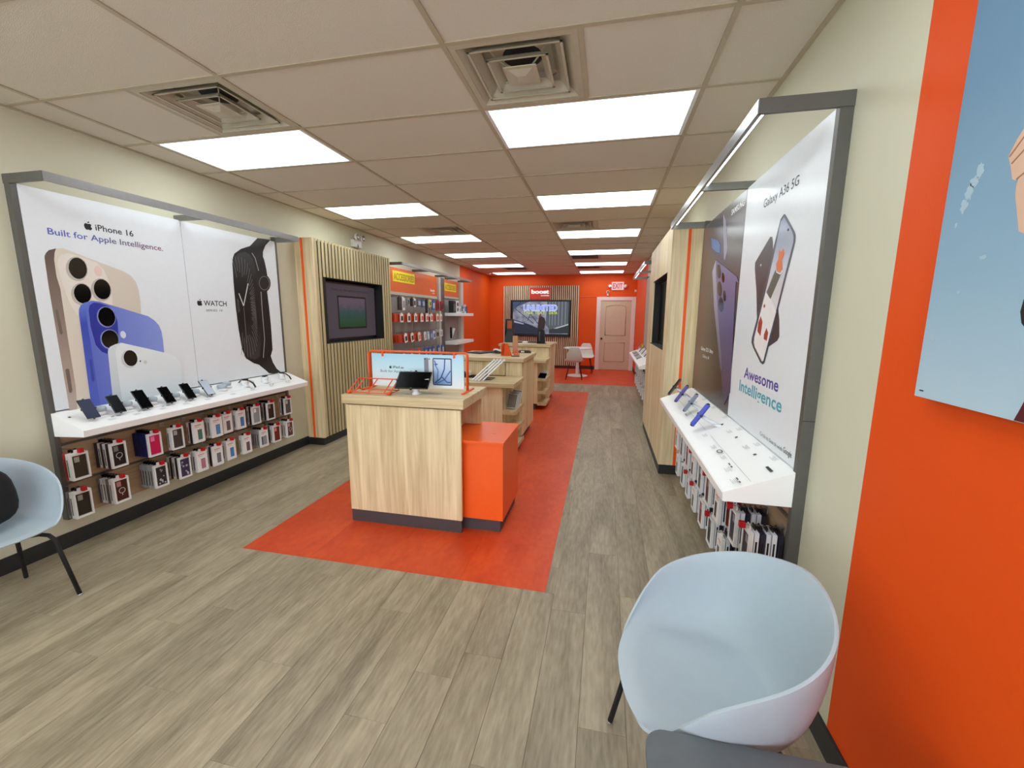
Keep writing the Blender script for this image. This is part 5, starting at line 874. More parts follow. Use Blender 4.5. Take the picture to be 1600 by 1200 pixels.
def left_watch(y, d, label, strap, r=1.0):
    zb = shz(d); x = XLf(d)
    t = thing('display_watch', label, 'watch', (x, y, zb), 'watches on white pods on the left shelf')
    obj('pod', MB().lathe([(.036, 0), (.038, .006), (.028, .018), (.03, .034), (.036, .046), (.026, .06)], (x, y, zb - .004), 18), M_white, t)
    obj('case', MB().box(x - .014, x + .022, y - .02, y + .02, zb + .058, zb + .072, .006), M_black, t)
    m_ = MB()
    for sx in strap:
        pts = [(x + sx * .018, y, zb + .064), (x + sx * .05, y + .004, zb + .055), (x + sx * .085, y + .010, zb + .028), (x + sx * .10, y + .014, zb + .006 + (.02 if sx < 0 else -.01))]
        for a, b in zip(pts[:-1], pts[1:]):
            m_.add([(a[0], a[1] - .010, a[2]), (a[0], a[1] + .010, a[2]), (b[0], b[1] + .010, b[2]), (b[0], b[1] - .010, b[2]), (a[0], a[1] - .010, a[2] - .003), (a[0], a[1] + .010, a[2] - .003), (b[0], b[1] + .010, b[2] - .003), (b[0], b[1] - .010, b[2] - .003)],
                   [(0, 1, 2, 3), (7, 6, 5, 4), (0, 3, 7, 4), (1, 5, 6, 2)])
    obj('strap', m_, M_black if r == 1 else M_white, t)
    return t
left_watch(.72, .16, 'black-strapped watch on a white pod, nearest of the three', (-1, 1))
left_watch(.96, .16, 'white-strapped watch on left shelf, middle of the three', (1,), 2)
left_watch(1.20, .15, 'black-strapped watch at the far end of the left shelf', (1,))
solo('earbud_case', MB().lathe([(.002, 0), (.018, .002), (.024, .012), (.018, .022), (.002, .024)], (XLf(.10), .84, shz(.10) - .003), 16), M_white, 'small white earbud case between first two watches on shelf', 'earbud case')
# ================================================================== PHONES ON THE RIGHT SHELF
def right_phone(y, c, L, col, scr, label):
    x, z = c; h = L / 2
    t = thing('display_phone', label, 'phone', (XRf(.17), y, shz(.17)), 'phones on security stands on the right shelf')
    xs, zs_ = XRf(.13), shz(.13)
    obj('stand', MB().lathe([(.032, 0), (.032, .005), (.016, .012)], (xs, y - .02, zs_ - .004), 16).tube([(xs, y - .02, zs_), (x + .05, y - .01, z - .03), (x + .010, y, z - .006)], .012, 10), M_white, t)
    Mx = Matrix.Translation((x, y, z)) @ Matrix.Rotation(R(33), 4, 'Y')
    obj('body', MB().box(-.005, .005, -.037, .037, -h, h, .004).xf(Mx.copy()), col, t)
    obj('screen', MB().box(-.0057, -.005, -.034, .034, -h + .004, h - .004).xf(Mx.copy()), scr, t)
    for yy, zz in ((-.037, 0), (.037, 0), (0, -h), (0, h)): obj('clamp', MB().box(-.009, .007, yy - .004, yy + .004, zz - .006, zz + .006, .001).xf(Mx.copy()), M_black, t)
right_phone(1.12, (1.355, .978), .156, mc((60, 58, 56), .3), M_glass, 'black and silver phone at far end of the right shelf')
right_phone(.90, (1.376, .962), .152, mc((70, 62, 150), .3), emit('phone_violet', (88, 80, 170), .6), 'violet phone on the right shelf, second from the far end')
right_phone(.64, (1.397, .942), .150, mc((120, 128, 140), .3), emit('phone_steel', (140, 150, 180), .6), 'pale silver phone on right shelf, between two violet-blue ones')
right_phone(.20, (1.372, .951), .165, mc((40, 50, 170), .3), emit('phone_blue', (70, 96, 214), .7), 'bright blue-violet phone, nearest one on the right shelf')
# ================================================================== BOXED CASES ON HOOKS
M_card = mc((238, 238, 238), .5); M_cardg = mc((170, 172, 174), .5); M_clear = mc((206, 208, 210), .2)
def pack_mesh(w, h, d, front, side, s):
    """plain carton with hang tab; front faces along s on X"""
    m = MB().box(0, s * d, -w / 2, w / 2, -h, 0, .0015); m.m2 = (len(m.f), M_black)
    m.box(s * d * .35, s * d * .65, -w * .22, w * .22, 0, .018).box(s * d * .36, s * d * .74, -w / 2 - .0006, -w / 2, -h * .88, -h * .22); return m
def front_pack(t, s, x, y, z, w, h, d, kind, col):
    """front carton: window style or picture style. z = top of box"""
    if kind in ('win', 'ring', 'pat'):
        b = .010; m = MB()
        m.box(x, x + s * d * .5, y - w / 2, y + w / 2, z - h, z)
        m.box(x + s * d * .5, x + s * d, y - w / 2, y - w / 2 + b, z - h, z).box(x + s * d * .5, x + s * d, y + w / 2 - b, y + w / 2, z - h, z)
        m.box(x + s * d * .5, x + s * d, y - w / 2 + b, y + w / 2 - b, z - h, z - h + b * 1.3).box(x + s * d * .5, x + s * d, y - w / 2 + b, y + w / 2 - b, z - b * 1.5, z)
        m.box(x + s * d * .2, x + s * d * .45, y - w * .2, y + w * .2, z, z + .02)
        obj('carton', m, M_card, t)
        cs = obj('phone_case', MB().box(x + s * d * .5, x + s * (d * .5 + .006), y - w / 2 + b + .003, y + w / 2 - b - .003, z - h + b * 1.6, z - b * 1.9, .003), mc(col, .4), t)
        xx = x + s * (d * .5 + .006)
        if kind != 'pat': obj('camera_island', MB().box(xx, xx + s * .002, y + s * .0 - w * .30, y - w * .02, z - h * .34, z - h * .14, .0009), mc(tuple(min(255, c + 110) for c in col)), cs)
        if kind == 'ring':
            obj('ring_mark', MB().tube([(xx + s * .001, y + .019 * math.cos(a * math.pi / 8), z - h * .52 + .019 * math.sin(a * math.pi / 8)) for a in range(16)], .0022, 5, closed=True).box(xx, xx + s * .001, y - .002, y + .002, z - h * .72, z - h * .64), mc((200, 200, 200)), cs)
        if kind == 'pat':
            pm_ = MB(); rnd = random.Random(int(y * 1000))
            for q in range(9): pm_.lathe([(.001, 0), (rnd.uniform(.004, .010), 0.0), (rnd.uniform(.003, .006), s * .0012)], (xx, y + rnd.uniform(-w * .3, w * .3), z - h * rnd.uniform(.2, .85)), 8, 'X')
            obj('pattern', pm_, mc((190, 186, 200)), cs)
    else:
        obj('carton', MB().box(x, x + s * d, y - w / 2, y + w / 2, z - h, z, .0015).box(x + s * d * .3, x + s * d * .6, y - w * .2, y + w * .2, z, z + .018), M_card, t)
        xx = x + s * d; B_ = Board('X', xx, s, .0005)
        p = B_.rect('phone_print', y - w * .13, y + w * .25, z - h * .86, z - h * .38, mc(tuple(int(c * .45) for c in col)), 1, t)
        B_.rect('screen_print', y - w * .10, y + w * .22, z - h * .84, z - h * .40, mc(col), 2, p)
        B_.rect('text_print', y - w * .35, y + w * .2, z - h * .18, z - h * .15, mc((200, 60, 70)), 1, t); B_.rect('text_print', y - w * .35, y + w * .05, z - h * .25, z - h * .235, mc((130, 130, 130)), 1, t)
        if kind == 'two': B_.rect('phone_print', y - w * .40, y - w * .17, z - h * .86, z - h * .38, mc(tuple(int(c * .6) for c in col)), 1, t)
back_cache = {}
def stack(fix, side, y, z, xf, n, kind, col, backs, what, where, w=.098, h=.178, d=.019, gap=.0255, lock=True, grp='boxed phone cases under the shelf', hook=True, cat='phone case box', nm='case_box', jit=.4):
    """hook with n boxes; xf = x of the front box's front face; where ends the labels"""
    s = 1 if side < 0 else -1; xw = (XL + .034) if side < 0 else (XR - .034)
    if hook:
        hk = obj('peg_hook', MB().tube([(xw, y, z + .016), (xf + s * .012, y, z + .016), (xf + s * .018, y, z + .026)], .0028, 6).box(xw, xw + s * .006, y - .018, y + .018, z - .004, z + .03, .002), M_silver, fix)
        if lock: obj('lock', MB().box(xf + s * .004, xf + s * .030, y - .012, y + .012, z + .002, z + .030, .004), M_red, hk)
    t = thing(nm, 'front ' + what + ', ' + where, cat, (xf - s * d / 2, y, z - h), grp)
    front_pack(t, s, xf - s * d, y, z, w, h, d, kind, col)
    for k in range(1, n):
        c = backs[(k - 1) % len(backs)]; key = (w, h, d, s, c)
        if key not in back_cache:
            back_cache[key] = pack_mesh(w, h, d, None, None, s).mesh('carton', mc(c, .5))
        o = bpy.data.objects.new(nm, back_cache[key]); C.objects.link(o)
        o.location = (xf - s * (d + k * gap), y + random.uniform(-.003, .003) * jit * 2, z); o.rotation_euler = (R(random.uniform(-1.5, 1.5) * jit), 0, R(random.uniform(-3, 3) * jit))
        tag(o, 'carton behind the ' + what + ', ' + where, cat, grp)
GB = [(236, 236, 236), (120, 116, 120), (214, 214, 216)]
DK = [(60, 50, 56), (222, 222, 222)]
WH = [(238, 238, 238)]
NB = [(24, 36, 104)]
FX = XL + .19
row1 = [(-.640, 'win', (52, 48, 36), 3, [(236, 236, 236), (176, 14, 30)], 'olive-black case in a white window box'),
        (-.415, 'ring', (16, 14, 16), 6, DK, 'black case with white ring in window box'),
        (-.170, 'win', (204, 24, 84), 6, NB, 'hot pink case with navy sided cartons'),
        (.005, 'win', (66, 62, 62), 2, WH, 'dark grey case in a deep white carton'),
        (.185, 'pic', (70, 130, 110), 3, DK, 'white box picturing a green phone'),
        (.355, 'pic', (90, 150, 210), 3, WH, 'wide white box picturing a blue phone'),
        (.480, 'pic', (110, 90, 100), 2, WH, 'white box picturing a mauve phone'),
        (.630, 'pic', (80, 130, 210), 3, WH, 'white box with small blue phone picture'),
        (.810, 'win', (150, 160, 166), 4, DK, 'pale grey case in white window box'),
        (.995, 'win', (44, 26, 24), 5, DK, 'dark brown case in white window box'),
        (1.235, 'win', (92, 86, 86), 3, DK, 'two-tone dark and grey case box')]
wr1 = ['upper left row, nearest chair'] + ['upper left row, %s hook' % q for q in ('second', 'third', 'fourth', 'fifth', 'sixth', 'seventh', 'eighth', 'ninth', 'tenth')] + ['upper left row, far end']
for (y, k, c, n, bk_, w_), wh in zip(row1, wr1):
    stack(fixL, -1, y, .672, FX + (-.02 if y > .4 else 0), n, k, c, bk_, w_, wh, w=.105 if y == .355 else .098)
row2 = [(-.655, 'win', (40, 36, 28), 3, GB, 'near-black case in white window box'),
        (-.430, 'ring', (70, 22, 18), 6, GB, 'maroon case with ring mark'),
        (-.155, 'pat', (40, 40, 44), 6, [(170, 176, 180)], 'black and white patterned case'),
        (.035, 'pat', (60, 50, 86), 5, DK, 'purple patterned case in window box'),
        (.185, 'pic', (200, 120, 140), 3, WH, 'white box picturing a pink phone'),
        (.335, 'pic', (120, 120, 130), 3, DK, 'white box with grey phone picture'),
        (.490, 'pic', (80, 140, 210), 2, WH, 'white box with one blue phone picture'),
        (.670, 'pic', (110, 84, 92), 2, WH, 'white box picturing a plum phone'),
        (.880, 'two', (150, 156, 160), 5, [(170, 172, 176)], 'white box picturing two grey phones'),
        (1.050, 'win', (120, 34, 26), 4, GB, 'rust red case in window box'),
        (1.240, 'ring', (104, 58, 54), 4, WH, 'brown case with ring in a deep carton')]
wr2 = [x.replace('upper', 'lower') for x in wr1]
for (y, k, c, n, bk_, w_), wh in zip(row2, wr2):
    stack(fixL, -1, y, .418, FX + (-.02 if y > .4 else 0), n, k, c, bk_, w_, wh)
# right wall fixture: boxes seen edge on
names_r = ['white carton with dark window', 'white carton with navy case', 'tall white case carton', 'white carton with brown case', 'white carton with grey case', 'white carton with black ringed case', 'white carton with red-backed neighbours', 'white carton with dark grey case', 'white carton with pale case']
cols_r = [(24, 26, 44), (30, 34, 60), (40, 40, 44), (70, 40, 30), (90, 92, 96), (20, 20, 22), (110, 30, 30), (60, 60, 64), (150, 150, 156)]
ordr = ['nearest the chair'] + [q + ' hook' for q in ('second', 'third', 'fourth', 'fifth', 'sixth', 'seventh', 'eighth')] + ['far end']
SB = [(232, 234, 244), (40, 40, 60), (226, 230, 242)]
RB = [(232, 234, 244), (150, 44, 40)]
for k, y in enumerate((-.635, -.44, -.22, 0, .21, .43, .65, .88, 1.12)):
    stack(fixR, 1, y, .625, XR - .185 - (.0 if k < 2 else .02), 6 if k < 2 else 5, ('win', 'win', 'pic')[k % 3], cols_r[k], RB if k == 2 else SB, names_r[k], 'right shelf top row, ' + ordr[k], gap=.0235, grp='boxed phone cases under the right shelf', lock=k in (0, 1, 3, 5))
for k, y in enumerate((-.50, -.26, -.04, .20, .43, .66, .88, 1.12)):
    stack(fixR, 1, y, .388, XR - .185, 5, ('win', 'pic', 'win')[k % 3], cols_r[(k + 3) % 9], SB, names_r[(k + 3) % 9], 'right shelf bottom row, ' + ordr[k if k < 7 else 8], gap=.0235, grp='boxed phone cases under the right shelf', lock=k in (0, 2, 4, 5))
# ================================================================== ACCESSORIES WALL
M_peg = mat('accessory_board', (146, 142, 138), .6); M_post = mat('accessory_post', (196, 190, 178), .45)
M_hdr = mat('header_orange', (230, 106, 40), .4); M_yel = mat('sign_yellow', (255, 240, 20), .5)
af = thing('accessory_wall', 'tall grey accessory display with orange headers on the left wall', 'display fixture', (XL, 5.4, .2))
A0, A1, A2, A3 = 3.58, 5.76, 6.06, 7.10
obj('board', MB().box(XL + .001, XL + .034, A0, 4.665, .2, 1.93), M_peg, af); obj('board', MB().box(XL + .001, XL + .034, 4.675, A1, .2, 1.93), M_peg, af)
obj('board', MB().box(XL + .001, XL + .034, A2, A3, .2, 1.955), M_peg, af)
obj('header', MB().box(XL + .001, XL + .05, A0, A1, 1.95, 2.345, .002), M_hdr, af); obj('header', MB().box(XL + .001, XL + .05, A2, A3, 1.985, 2.345, .002), M_hdr, af)
obj('header_rail', MB().box(XL + .001, XL + .055, A0, A1, 1.90, 1.95), M_post, af); obj('header_rail', MB().box(XL + .001, XL + .055, A2, A3, 1.94, 1.985), M_post, af)
obj('post', MB().box(XL + .001, XL + .10, A1, A1 + .10, .2, 2.345, .002), M_post, af); obj('post', MB().box(XL + .001, XL + .10, A1 + .10, A2, .2, 2.345, .002), M_dgrey, af)
obj('post', MB().box(XL + .001, XL + .10, A3, A3 + .20, .2, 2.345, .002), M_post, af); obj('post', MB().box(XL + .001, XL + .06, 3.53, A0, .2, 2.345, .002), M_dgrey, af)
bar = obj('canopy_bar', MB().box(XL + .335, XL + .352, 3.66, 7.2, 2.345, 2.39, .001).box(XL + .29, XL + .335, 3.66, 7.2, 2.376, 2.389), MATS['canopy_aluminium'], af)
for y in (3.66, 4.74, 5.80, 6.35, 7.19): obj('canopy_arm', MB().box(XL + .001, XL + .336, y - .007, y + .007, 2.345, 2.389, .001), M_dgrey, af)
obj('led_strip', MB().box(XL + .30, XL + .325, 3.7, 7.15, 2.37, 2.376), M_strip, bar)
ba = Board('X', XL + .05, 1, .002)
for (u0, u1, v0, v1) in ((3.90, 4.72, 2.12, 2.295), (6.20, 6.92, 2.10, 2.27)):
    yl = ba.rect('yellow_patch', u0, u1, v0, v1, M_yel, 1, af)
    ba.text('lettering', 'ACCESSORIES', u0 + .03, v0 + .03, u1 - .03, (v1 - v0) - .06, mc((206, 160, 14)), 2, yl, .03)
ba.text('lettering', 'boost', 5.43, 2.04, 5.64, .05, mc((250, 240, 230)), 1, af, .04); ba.text('lettering', 'mobile', 5.52, 2.00, 5.64, .02, mc((250, 240, 230)), 1, af, .03)
for z in (1.62, 1.0, .55):
    obj('end_shelf', MB().box(XL + .034, XL + .36, A2 + .02, A3 + .18, z - .065, z, .002), M_whiteg, af)
def hook(y, z, ln=.26):
    return obj('peg_hook', MB().tube([(XL + .034, y, z), (XL + .034 + ln, y, z + .006), (XL + .04 + ln, y, z + .016)], .003, 5), M_silver, af)
def hang(name, y, z, w, h, d, x, col, label, cat, face=None, grp='packs on the accessory wall', tilt=0):
    t = thing(name, label, cat, (x, y, z - h), grp)
    Mx = Matrix.Translation((x, y, z)) @ Matrix.Rotation(R(tilt), 4, 'X')
    obj('pack', MB().box(-d, 0, -w / 2, w / 2, -h, 0, .002).box(-d * .6, -d * .4, -w * .25, w * .25, 0, .02).xf(Mx.copy()), mc(col, .45), t)
    if face:
        obj('front_print', MB().box(0, .0008, -w * .36, w * .36, -h * .8, -h * .25).xf(Mx.copy()), mc(face, .4), t)
    return t
xh = XL + .034 + .22
ra = [(3.70, .10, .20, (40, 40, 40), (60, 60, 62), 'black hanging pack at the near end of the top hook row'), (3.82, .09, .20, (226, 226, 226), (150, 150, 152), 'tall white pack beside the black one, top hook row'),
      (4.00, .07, .12, (150, 152, 156), (60, 64, 70), 'small grey pack, third on the top hook row'), (4.15, .08, .13, (26, 26, 30), (40, 40, 44), 'narrow black pack, fourth on top hook row'), (4.23, .08, .14, (232, 232, 232), (30, 30, 34), 'white pack with black item, fifth on top hook row'),
      (4.42, .12, .13, (96, 112, 130), (180, 190, 200), 'slate blue pack with pale window, sixth on top row'), (4.60, .12, .14, (74, 100, 128), (170, 186, 200), 'blue-grey pack left of the board joint, top row'),
      (4.76, .07, .24, (30, 28, 30), (70, 70, 70), 'longest black pack just past the board joint'), (4.90, .11, .12, (220, 220, 140), (120, 130, 60), 'pale yellow round-faced pack on the top row'), (4.93, .07, .22, (236, 236, 236), (60, 60, 60), 'long white pack under the pale yellow one'),
      (5.06, .10, .18, (70, 100, 170), (220, 226, 240), 'blue pack with white front, top row'), (5.28, .13, .19, (150, 40, 40), (50, 36, 38), 'red and dark pack, top row, second from the post'), (5.50, .13, .19, (156, 44, 44), (54, 40, 42), 'red and dark pack right beside the post, top row')]
for k, (y, w, h, c, f, lb) in enumerate(ra): hook(y, 1.86); hang('accessory_pack', y, 1.845 if k != 9 else 1.76, w, h, .03, xh + (.02 if k != 9 else -.02), c, lb, 'hanging pack', f)
wd_ = ['first', 'second', 'third', 'fourth', 'fifth', 'sixth', 'seventh', 'eighth', 'ninth', 'tenth']
for k, y in enumerate((3.74, 4.00, 4.26, 4.52, 4.74, 4.95, 5.24, 5.42)):
    hook(y, 1.60)
    hang('accessory_pack', y, 1.585, .10, .135, .012, xh + .02, (240, 236, 232), 'white fronted pack on the orange second row, %s from the near end' % wd_[k], 'hanging pack', ((60, 60, 64), (60, 60, 64), (120, 120, 120), (220, 110, 60), (226, 120, 70), (226, 120, 70), (226, 120, 90), (220, 130, 90))[k])
    for q in range(3):
        o = hang('accessory_pack', y - .11 + q * .004, 1.58, .09, .125, .02, xh - .02 - q * .06, (206, 74, 36), 'one of the orange packs behind the white %s one, second row' % wd_[k], 'hanging pack', None, 'orange packs on second row')
for k, (y, c, f) in enumerate(((3.83, (240, 236, 232), (40, 30, 30)), (4.07, (240, 236, 232), (50, 40, 40)), (4.35, (240, 230, 224), (220, 140, 110)), (4.60, (240, 236, 228), (200, 190, 180)), (4.74, (170, 196, 220), (220, 230, 240)), (4.88, (90, 120, 180), (170, 190, 220)), (5.02, (210, 220, 238), (90, 120, 190)))):
    hook(y, 1.27)
    hang('accessory_pack', y, 1.255, .095, .14, .012, xh + .03, c, ('white' if k < 4 else ('pale sky blue', 'mid blue', 'white and blue')[k - 4]) + ' fronted pack on the third row, %s from the near end' % wd_[k], 'hanging pack', f, tilt=12)
    if k < 4:
        for q in range(3): hang('accessory_pack', y - .13 + q * .01, 1.245, .085, .135, .02, xh - q * .06, (200, 66, 32), 'one of the orange packs behind the white %s one, third row' % wd_[k], 'hanging pack', None, 'orange packs on third row', 10)
hook(5.25, 1.28); hang('accessory_pack', 5.22, 1.27, .17, .14, .05, xh + .02, (172, 174, 172), 'grey boxy pack on the third row, left of the white one', 'hanging pack', (70, 72, 74))
hook(5.42, 1.28); hang('accessory_pack', 5.42, 1.28, .13, .13, .04, xh + .02, (226, 226, 224), 'white boxy pack on the third row near the post', 'hanging pack', (180, 180, 180))
for k, y in enumerate((4.62, 4.80, 4.98, 5.24, 5.46)):
    hook(y, .99); hang('accessory_pack', y, .975, .10, .17, .03, xh + .03, (70, 104, 160), 'blue pack on the fourth row, %s from the board joint' % wd_[k], 'hanging pack', (190, 210, 232), tilt=6)
for k, y in enumerate((3.8, 4.1, 4.4)):
    hook(y, .99); hang('accessory_pack', y, .975, .09, .14, .02, xh, (214, 90, 60), 'orange pack low on the accessory wall, %s from near end' % wd_[k], 'hanging pack', (236, 230, 226))
slab('tablet_case', (XL + .30, 5.90, 1.20), .03, .24, .05, 0, 0, M_black, 'black case leaning by the post above the lower white shelf', 'case', None, 0)
slab('white_box', (XL + .30, 5.98, 1.18), .02, .24, .05, -18, -90, M_white, 'slim white box leaning by the post', 'box', M_white)
# speakers and boxes on the upper end shelf
zt = 1.62
for k, (y, w, h, c, f, lb) in enumerate(((6.22, .16, .26, (34, 34, 36), (90, 90, 92), 'black speaker box, first on the upper white shelf'), (6.42, .15, .27, (232, 232, 232), (24, 24, 26), 'white box with black round speaker picture, upper white shelf'),
      (6.58, .10, .14, (226, 226, 224), (150, 150, 150), 'small white box on upper shelf beside the speaker box'), (6.70, .09, .22, (190, 194, 196), (90, 94, 98), 'tall grey box on the upper white shelf'), (6.82, .09, .14, (120, 128, 136), (220, 220, 220), 'short slate box on the upper white shelf'), (6.94, .10, .20, (206, 214, 224), (60, 90, 160), 'white and blue box on the upper white shelf'), (7.06, .08, .15, (44, 46, 66), (90, 90, 120), 'dark navy box at the far end of upper shelf'))):
    t = thing('product_box', lb, 'box', (XL + .20, y, zt), 'boxes on the upper white shelf')
    obj('carton', MB().box(XL + .16, XL + .27, y - w / 2, y + w / 2, zt, zt + h, .003), mc(c, .5), t)
    if k == 1:
        for zz in (.075, .19): obj('speaker_print', MB().lathe([(.001, 0), (.045, 0), (.045, .0012), (.001, .0012)], (XL + .27, y, zt + zz), 16, 'X'), mc(f), t)
    else: obj('front_print', MB().box(XL + .27, XL + .2708, y - w * .35, y + w * .35, zt + h * .2, zt + h * .75), mc(f), t)
# ================================================================== FAR RIGHT FIXTURE
fF, XF = fixture(1, 3.98, 6.60, (5.3,), 'far grey framed display beyond the wooden tower on the right wall', slat=True)
shF = shelf(fF, XF, 3.985, 6.60)
for y0, y1, lb in ((4.02, 5.27, 'nearer plain pale poster beyond the right tower'), (5.33, 6.56, 'farther plain pale poster beyond the right tower')): panel('graphic_panel', 1, y0, y1, .94, 2.322, mat('poster_grey', (168, 162, 152), .4), lb)
shelf_print(shF, XF, -1, [(y, .24, 'text') for y in (4.2, 4.6, 5.0, 5.4, 5.8, 6.2)] + [(4.1, 6.4, 'rule')])
for k, y in enumerate((5.15, 5.65, 6.15)):
    Mx = None
    m_ = MB()
    for (yy0, yy1, d0, d1) in ((y - .17, y + .17, .20, .285),):
        m_.add([(XF(d0), yy0, shz(d0) + .001), (XF(d0), yy1, shz(d0) + .001), (XF(d1), yy1, shz(d1) + .001), (XF(d1), yy0, shz(d1) + .001), (XF(d0), yy0, shz(d0) + .004), (XF(d0), yy1, shz(d0) + .004), (XF(d1), yy1, shz(d1) + .004), (XF(d1), yy0, shz(d1) + .004)],
               [(0, 1, 2, 3), (4, 5, 6, 7), (0, 1, 5, 4), (1, 2, 6, 5), (2, 3, 7, 6), (3, 0, 4, 7)])
    solo('info_card', m_, mc((132, 134, 134)), 'grey picture card on the far right shelf, %s from the tower' % wd_[k], 'card')
for k, (y, c) in enumerate(((4.5, (60, 60, 64)), (5.0, (140, 60, 50)), (5.5, (50, 50, 54)), (6.0, (150, 60, 50)), (6.4, (70, 60, 40)))):
    t = thing('display_phone', 'phone on the far right shelf, %s from the wooden tower' % wd_[k], 'phone', (XF(.15), y, shz(.15)), 'phones on the far right shelf')
    obj('stand', MB().lathe([(.03, 0), (.03, .006), (.014, .02), (.018, .06)], (XF(.14), y, shz(.14) - .003), 14), M_white, t)
    Mx = Matrix.Translation((XF(.16), y, shz(.15) + .09)) @ Matrix.Rotation(R(40), 4, 'Y')
    obj('body', MB().box(-.004, .004, -.036, .036, -.075, .075, .003).xf(Mx), mc(c, .3), t)
for k in range(4): bulb = tag(solo('security_stand', MB().lathe([(.03, 0), (.034, .01), (.03, .04), (.012, .055)], (XF(.14), 4.25 + .5 * k + .0, shz(.14) - .003), 14), M_white, 'white empty pod on far right shelf, %s from the tower' % wd_[k], 'display stand'), group='white pods on far right shelf')
solo('plush_item', MB().lathe([(.01, 0), (.03, .01), (.032, .05), (.02, .085), (.006, .10)], (XF(.08), 6.45, shz(.08)), 14), mc((224, 190, 40)), 'small yellow figure at the far end of far right shelf', 'ornament')
for r_, z in ((0, .625), (1, .388)):
    for k, y in enumerate((4.2, 4.55, 4.9, 5.25, 5.6, 5.95, 6.3)):
        stack(fF, 1, y, z, XR - .20, 4, 'win', cols_r[(k + r_ * 2) % 9], SB, 'white case carton', 'far right shelf %s row, %s from tower' % (('top', 'bottom')[r_], wd_[k]), gap=.03, grp='boxed phone cases under the far right shelf', lock=False)
# ================================================================== CANVAS ON THE ORANGE WALL
M_sky = grad('canvas_sky', [(0, (176, 200, 214)), (.25, (140, 172, 194)), (.6, (104, 140, 168)), (1, (84, 120, 150))], 'Z', .7)
cv = thing('canvas_picture', 'large sky blue wall picture on the orange near right wall', 'picture', (XR, -2.0, 1.36))
obj('canvas', MB().box(XR - .036, XR, -2.75, -1.292, 1.362, 2.60, .002), M_sky, cv)
bc = Board('X', XR - .036, -1, .0006)
cl = mc((164, 188, 202), .8)
rnd = random.Random(5)
def blob(u, v, a, b, n=14, j=.25): return [(u + a * (1 + rnd.uniform(-j, j)) * math.cos(2 * math.pi * i / n), v + b * (1 + rnd.uniform(-j, j)) * math.sin(2 * math.pi * i / n)) for i in range(n)]
for u, v, a, b in ((-1.383, 1.892, .009, .016), (-1.37, 1.872, .012, .012), (-1.362, 1.85, .011, .016), (-1.352, 1.822, .010, .014), (-1.339, 1.783, .004, .005), (-1.432, 1.697, .010, .005), (-1.38, 1.625, .004, .004), (-1.322, 1.515, .010, .009)): bc.poly('cloud_print', blob(u, v, a, b, 18, .35), cl, 1, cv)
skin = mc((214, 176, 150), .6)
bc.poly('hand_print', [(-1.472, 1.94), (-1.461, 1.924), (-1.449, 1.898), (-1.458, 1.877), (-1.468, 1.848), (-1.475, 1.843), (-1.483, 1.846), (-1.48, 1.834), (-1.482, 1.813), (-1.496, 1.768), (-1.505, 1.738), (-1.53, 1.725), (-1.70, 1.76), (-1.72, 1.95), (-1.60, 2.0), (-1.51, 1.98)], skin, 1, cv)
for a in (((-1.452, 1.896), (-1.50, 1.95)), ((-1.460, 1.880), (-1.51, 1.92)), ((-1.478, 1.845), (-1.55, 1.88))): bc.line('finger_line_print', [list(a)], .003, mc((160, 104, 80)), 2, cv)
bc.poly('sleeve_print', [(-1.553, 1.615), (-1.544, 1.602), (-1.542, 1.578), (-1.549, 1.556), (-1.56, 1.545), (-1.70, 1.50), (-1.9, 1.52), (-1.9, 1.72), (-1.65, 1.66)], mc((20, 18, 20), .6), 1, cv)
bc.poly('jacket_print', [(-1.573, 1.3635), (-1.58, 1.384), (-1.588, 1.41), (-1.62, 1.44), (-1.9, 1.50), (-2.2, 1.50), (-2.3, 1.3635)], mc((84, 14, 22), .6), 1, cv)
bc.rect('mark_print', -1.322, -1.308, 1.378, 1.381, inkb, 1, cv)
# ================================================================== CHAIRS
def shell_pts(hw, fr, bk, rim, z0, nr=12, na=64, zc=None, flat=.62, roll=.0, pw=2.6):
    """bucket seat around the vertical axis, facing +X. rim(a) -> rim height; a: 0 = front, 180 = back"""
    vs = []
    for i in range(nr + 1):
        r = i / nr
        for k in range(na):
            a = 2 * math.pi * k / na; ca, sa = math.cos(a), math.sin(a)
            ex = fr if ca > 0 else bk; n = pw
            q = (abs(ca / ex) ** n + abs(sa / hw) ** n) ** (-1 / n)
            h = rim(math.degrees(a) if a <= math.pi else 360 - math.degrees(a))
            up = max(0, (r - flat) / (1 - flat)); tall = h - z0
            rho = r / flat * (.80 if tall > .08 else .80 + .0) if r < flat else None
            base = .80 - .10 * min(1, max(0, tall / .3))
            if r < flat: rad = base * (r / flat)
            else: rad = base + (1 - base) * (1 - (1 - up) ** 1.9)
            z = z0 + tall * (up ** 1.55 if tall > 0 else up ** 1.3) - .012 * (1 - min(1, r / flat)) + .012 * min(1, (r / flat)) ** 2
            vs.append((rad * q * ca, rad * q * sa, z))
    fs = []
    for i in range(nr):
        for k in range(na):
            a, b, c, d = i * na + k, i * na + (k + 1) % na, (i + 1) * na + (k + 1) % na, (i + 1) * na + k
            fs.append((a, b, c, d) if i else (b, c, d)); 
            if i == 0: fs[-1] = (a, b, c, d)
    return vs, fs, nr, na
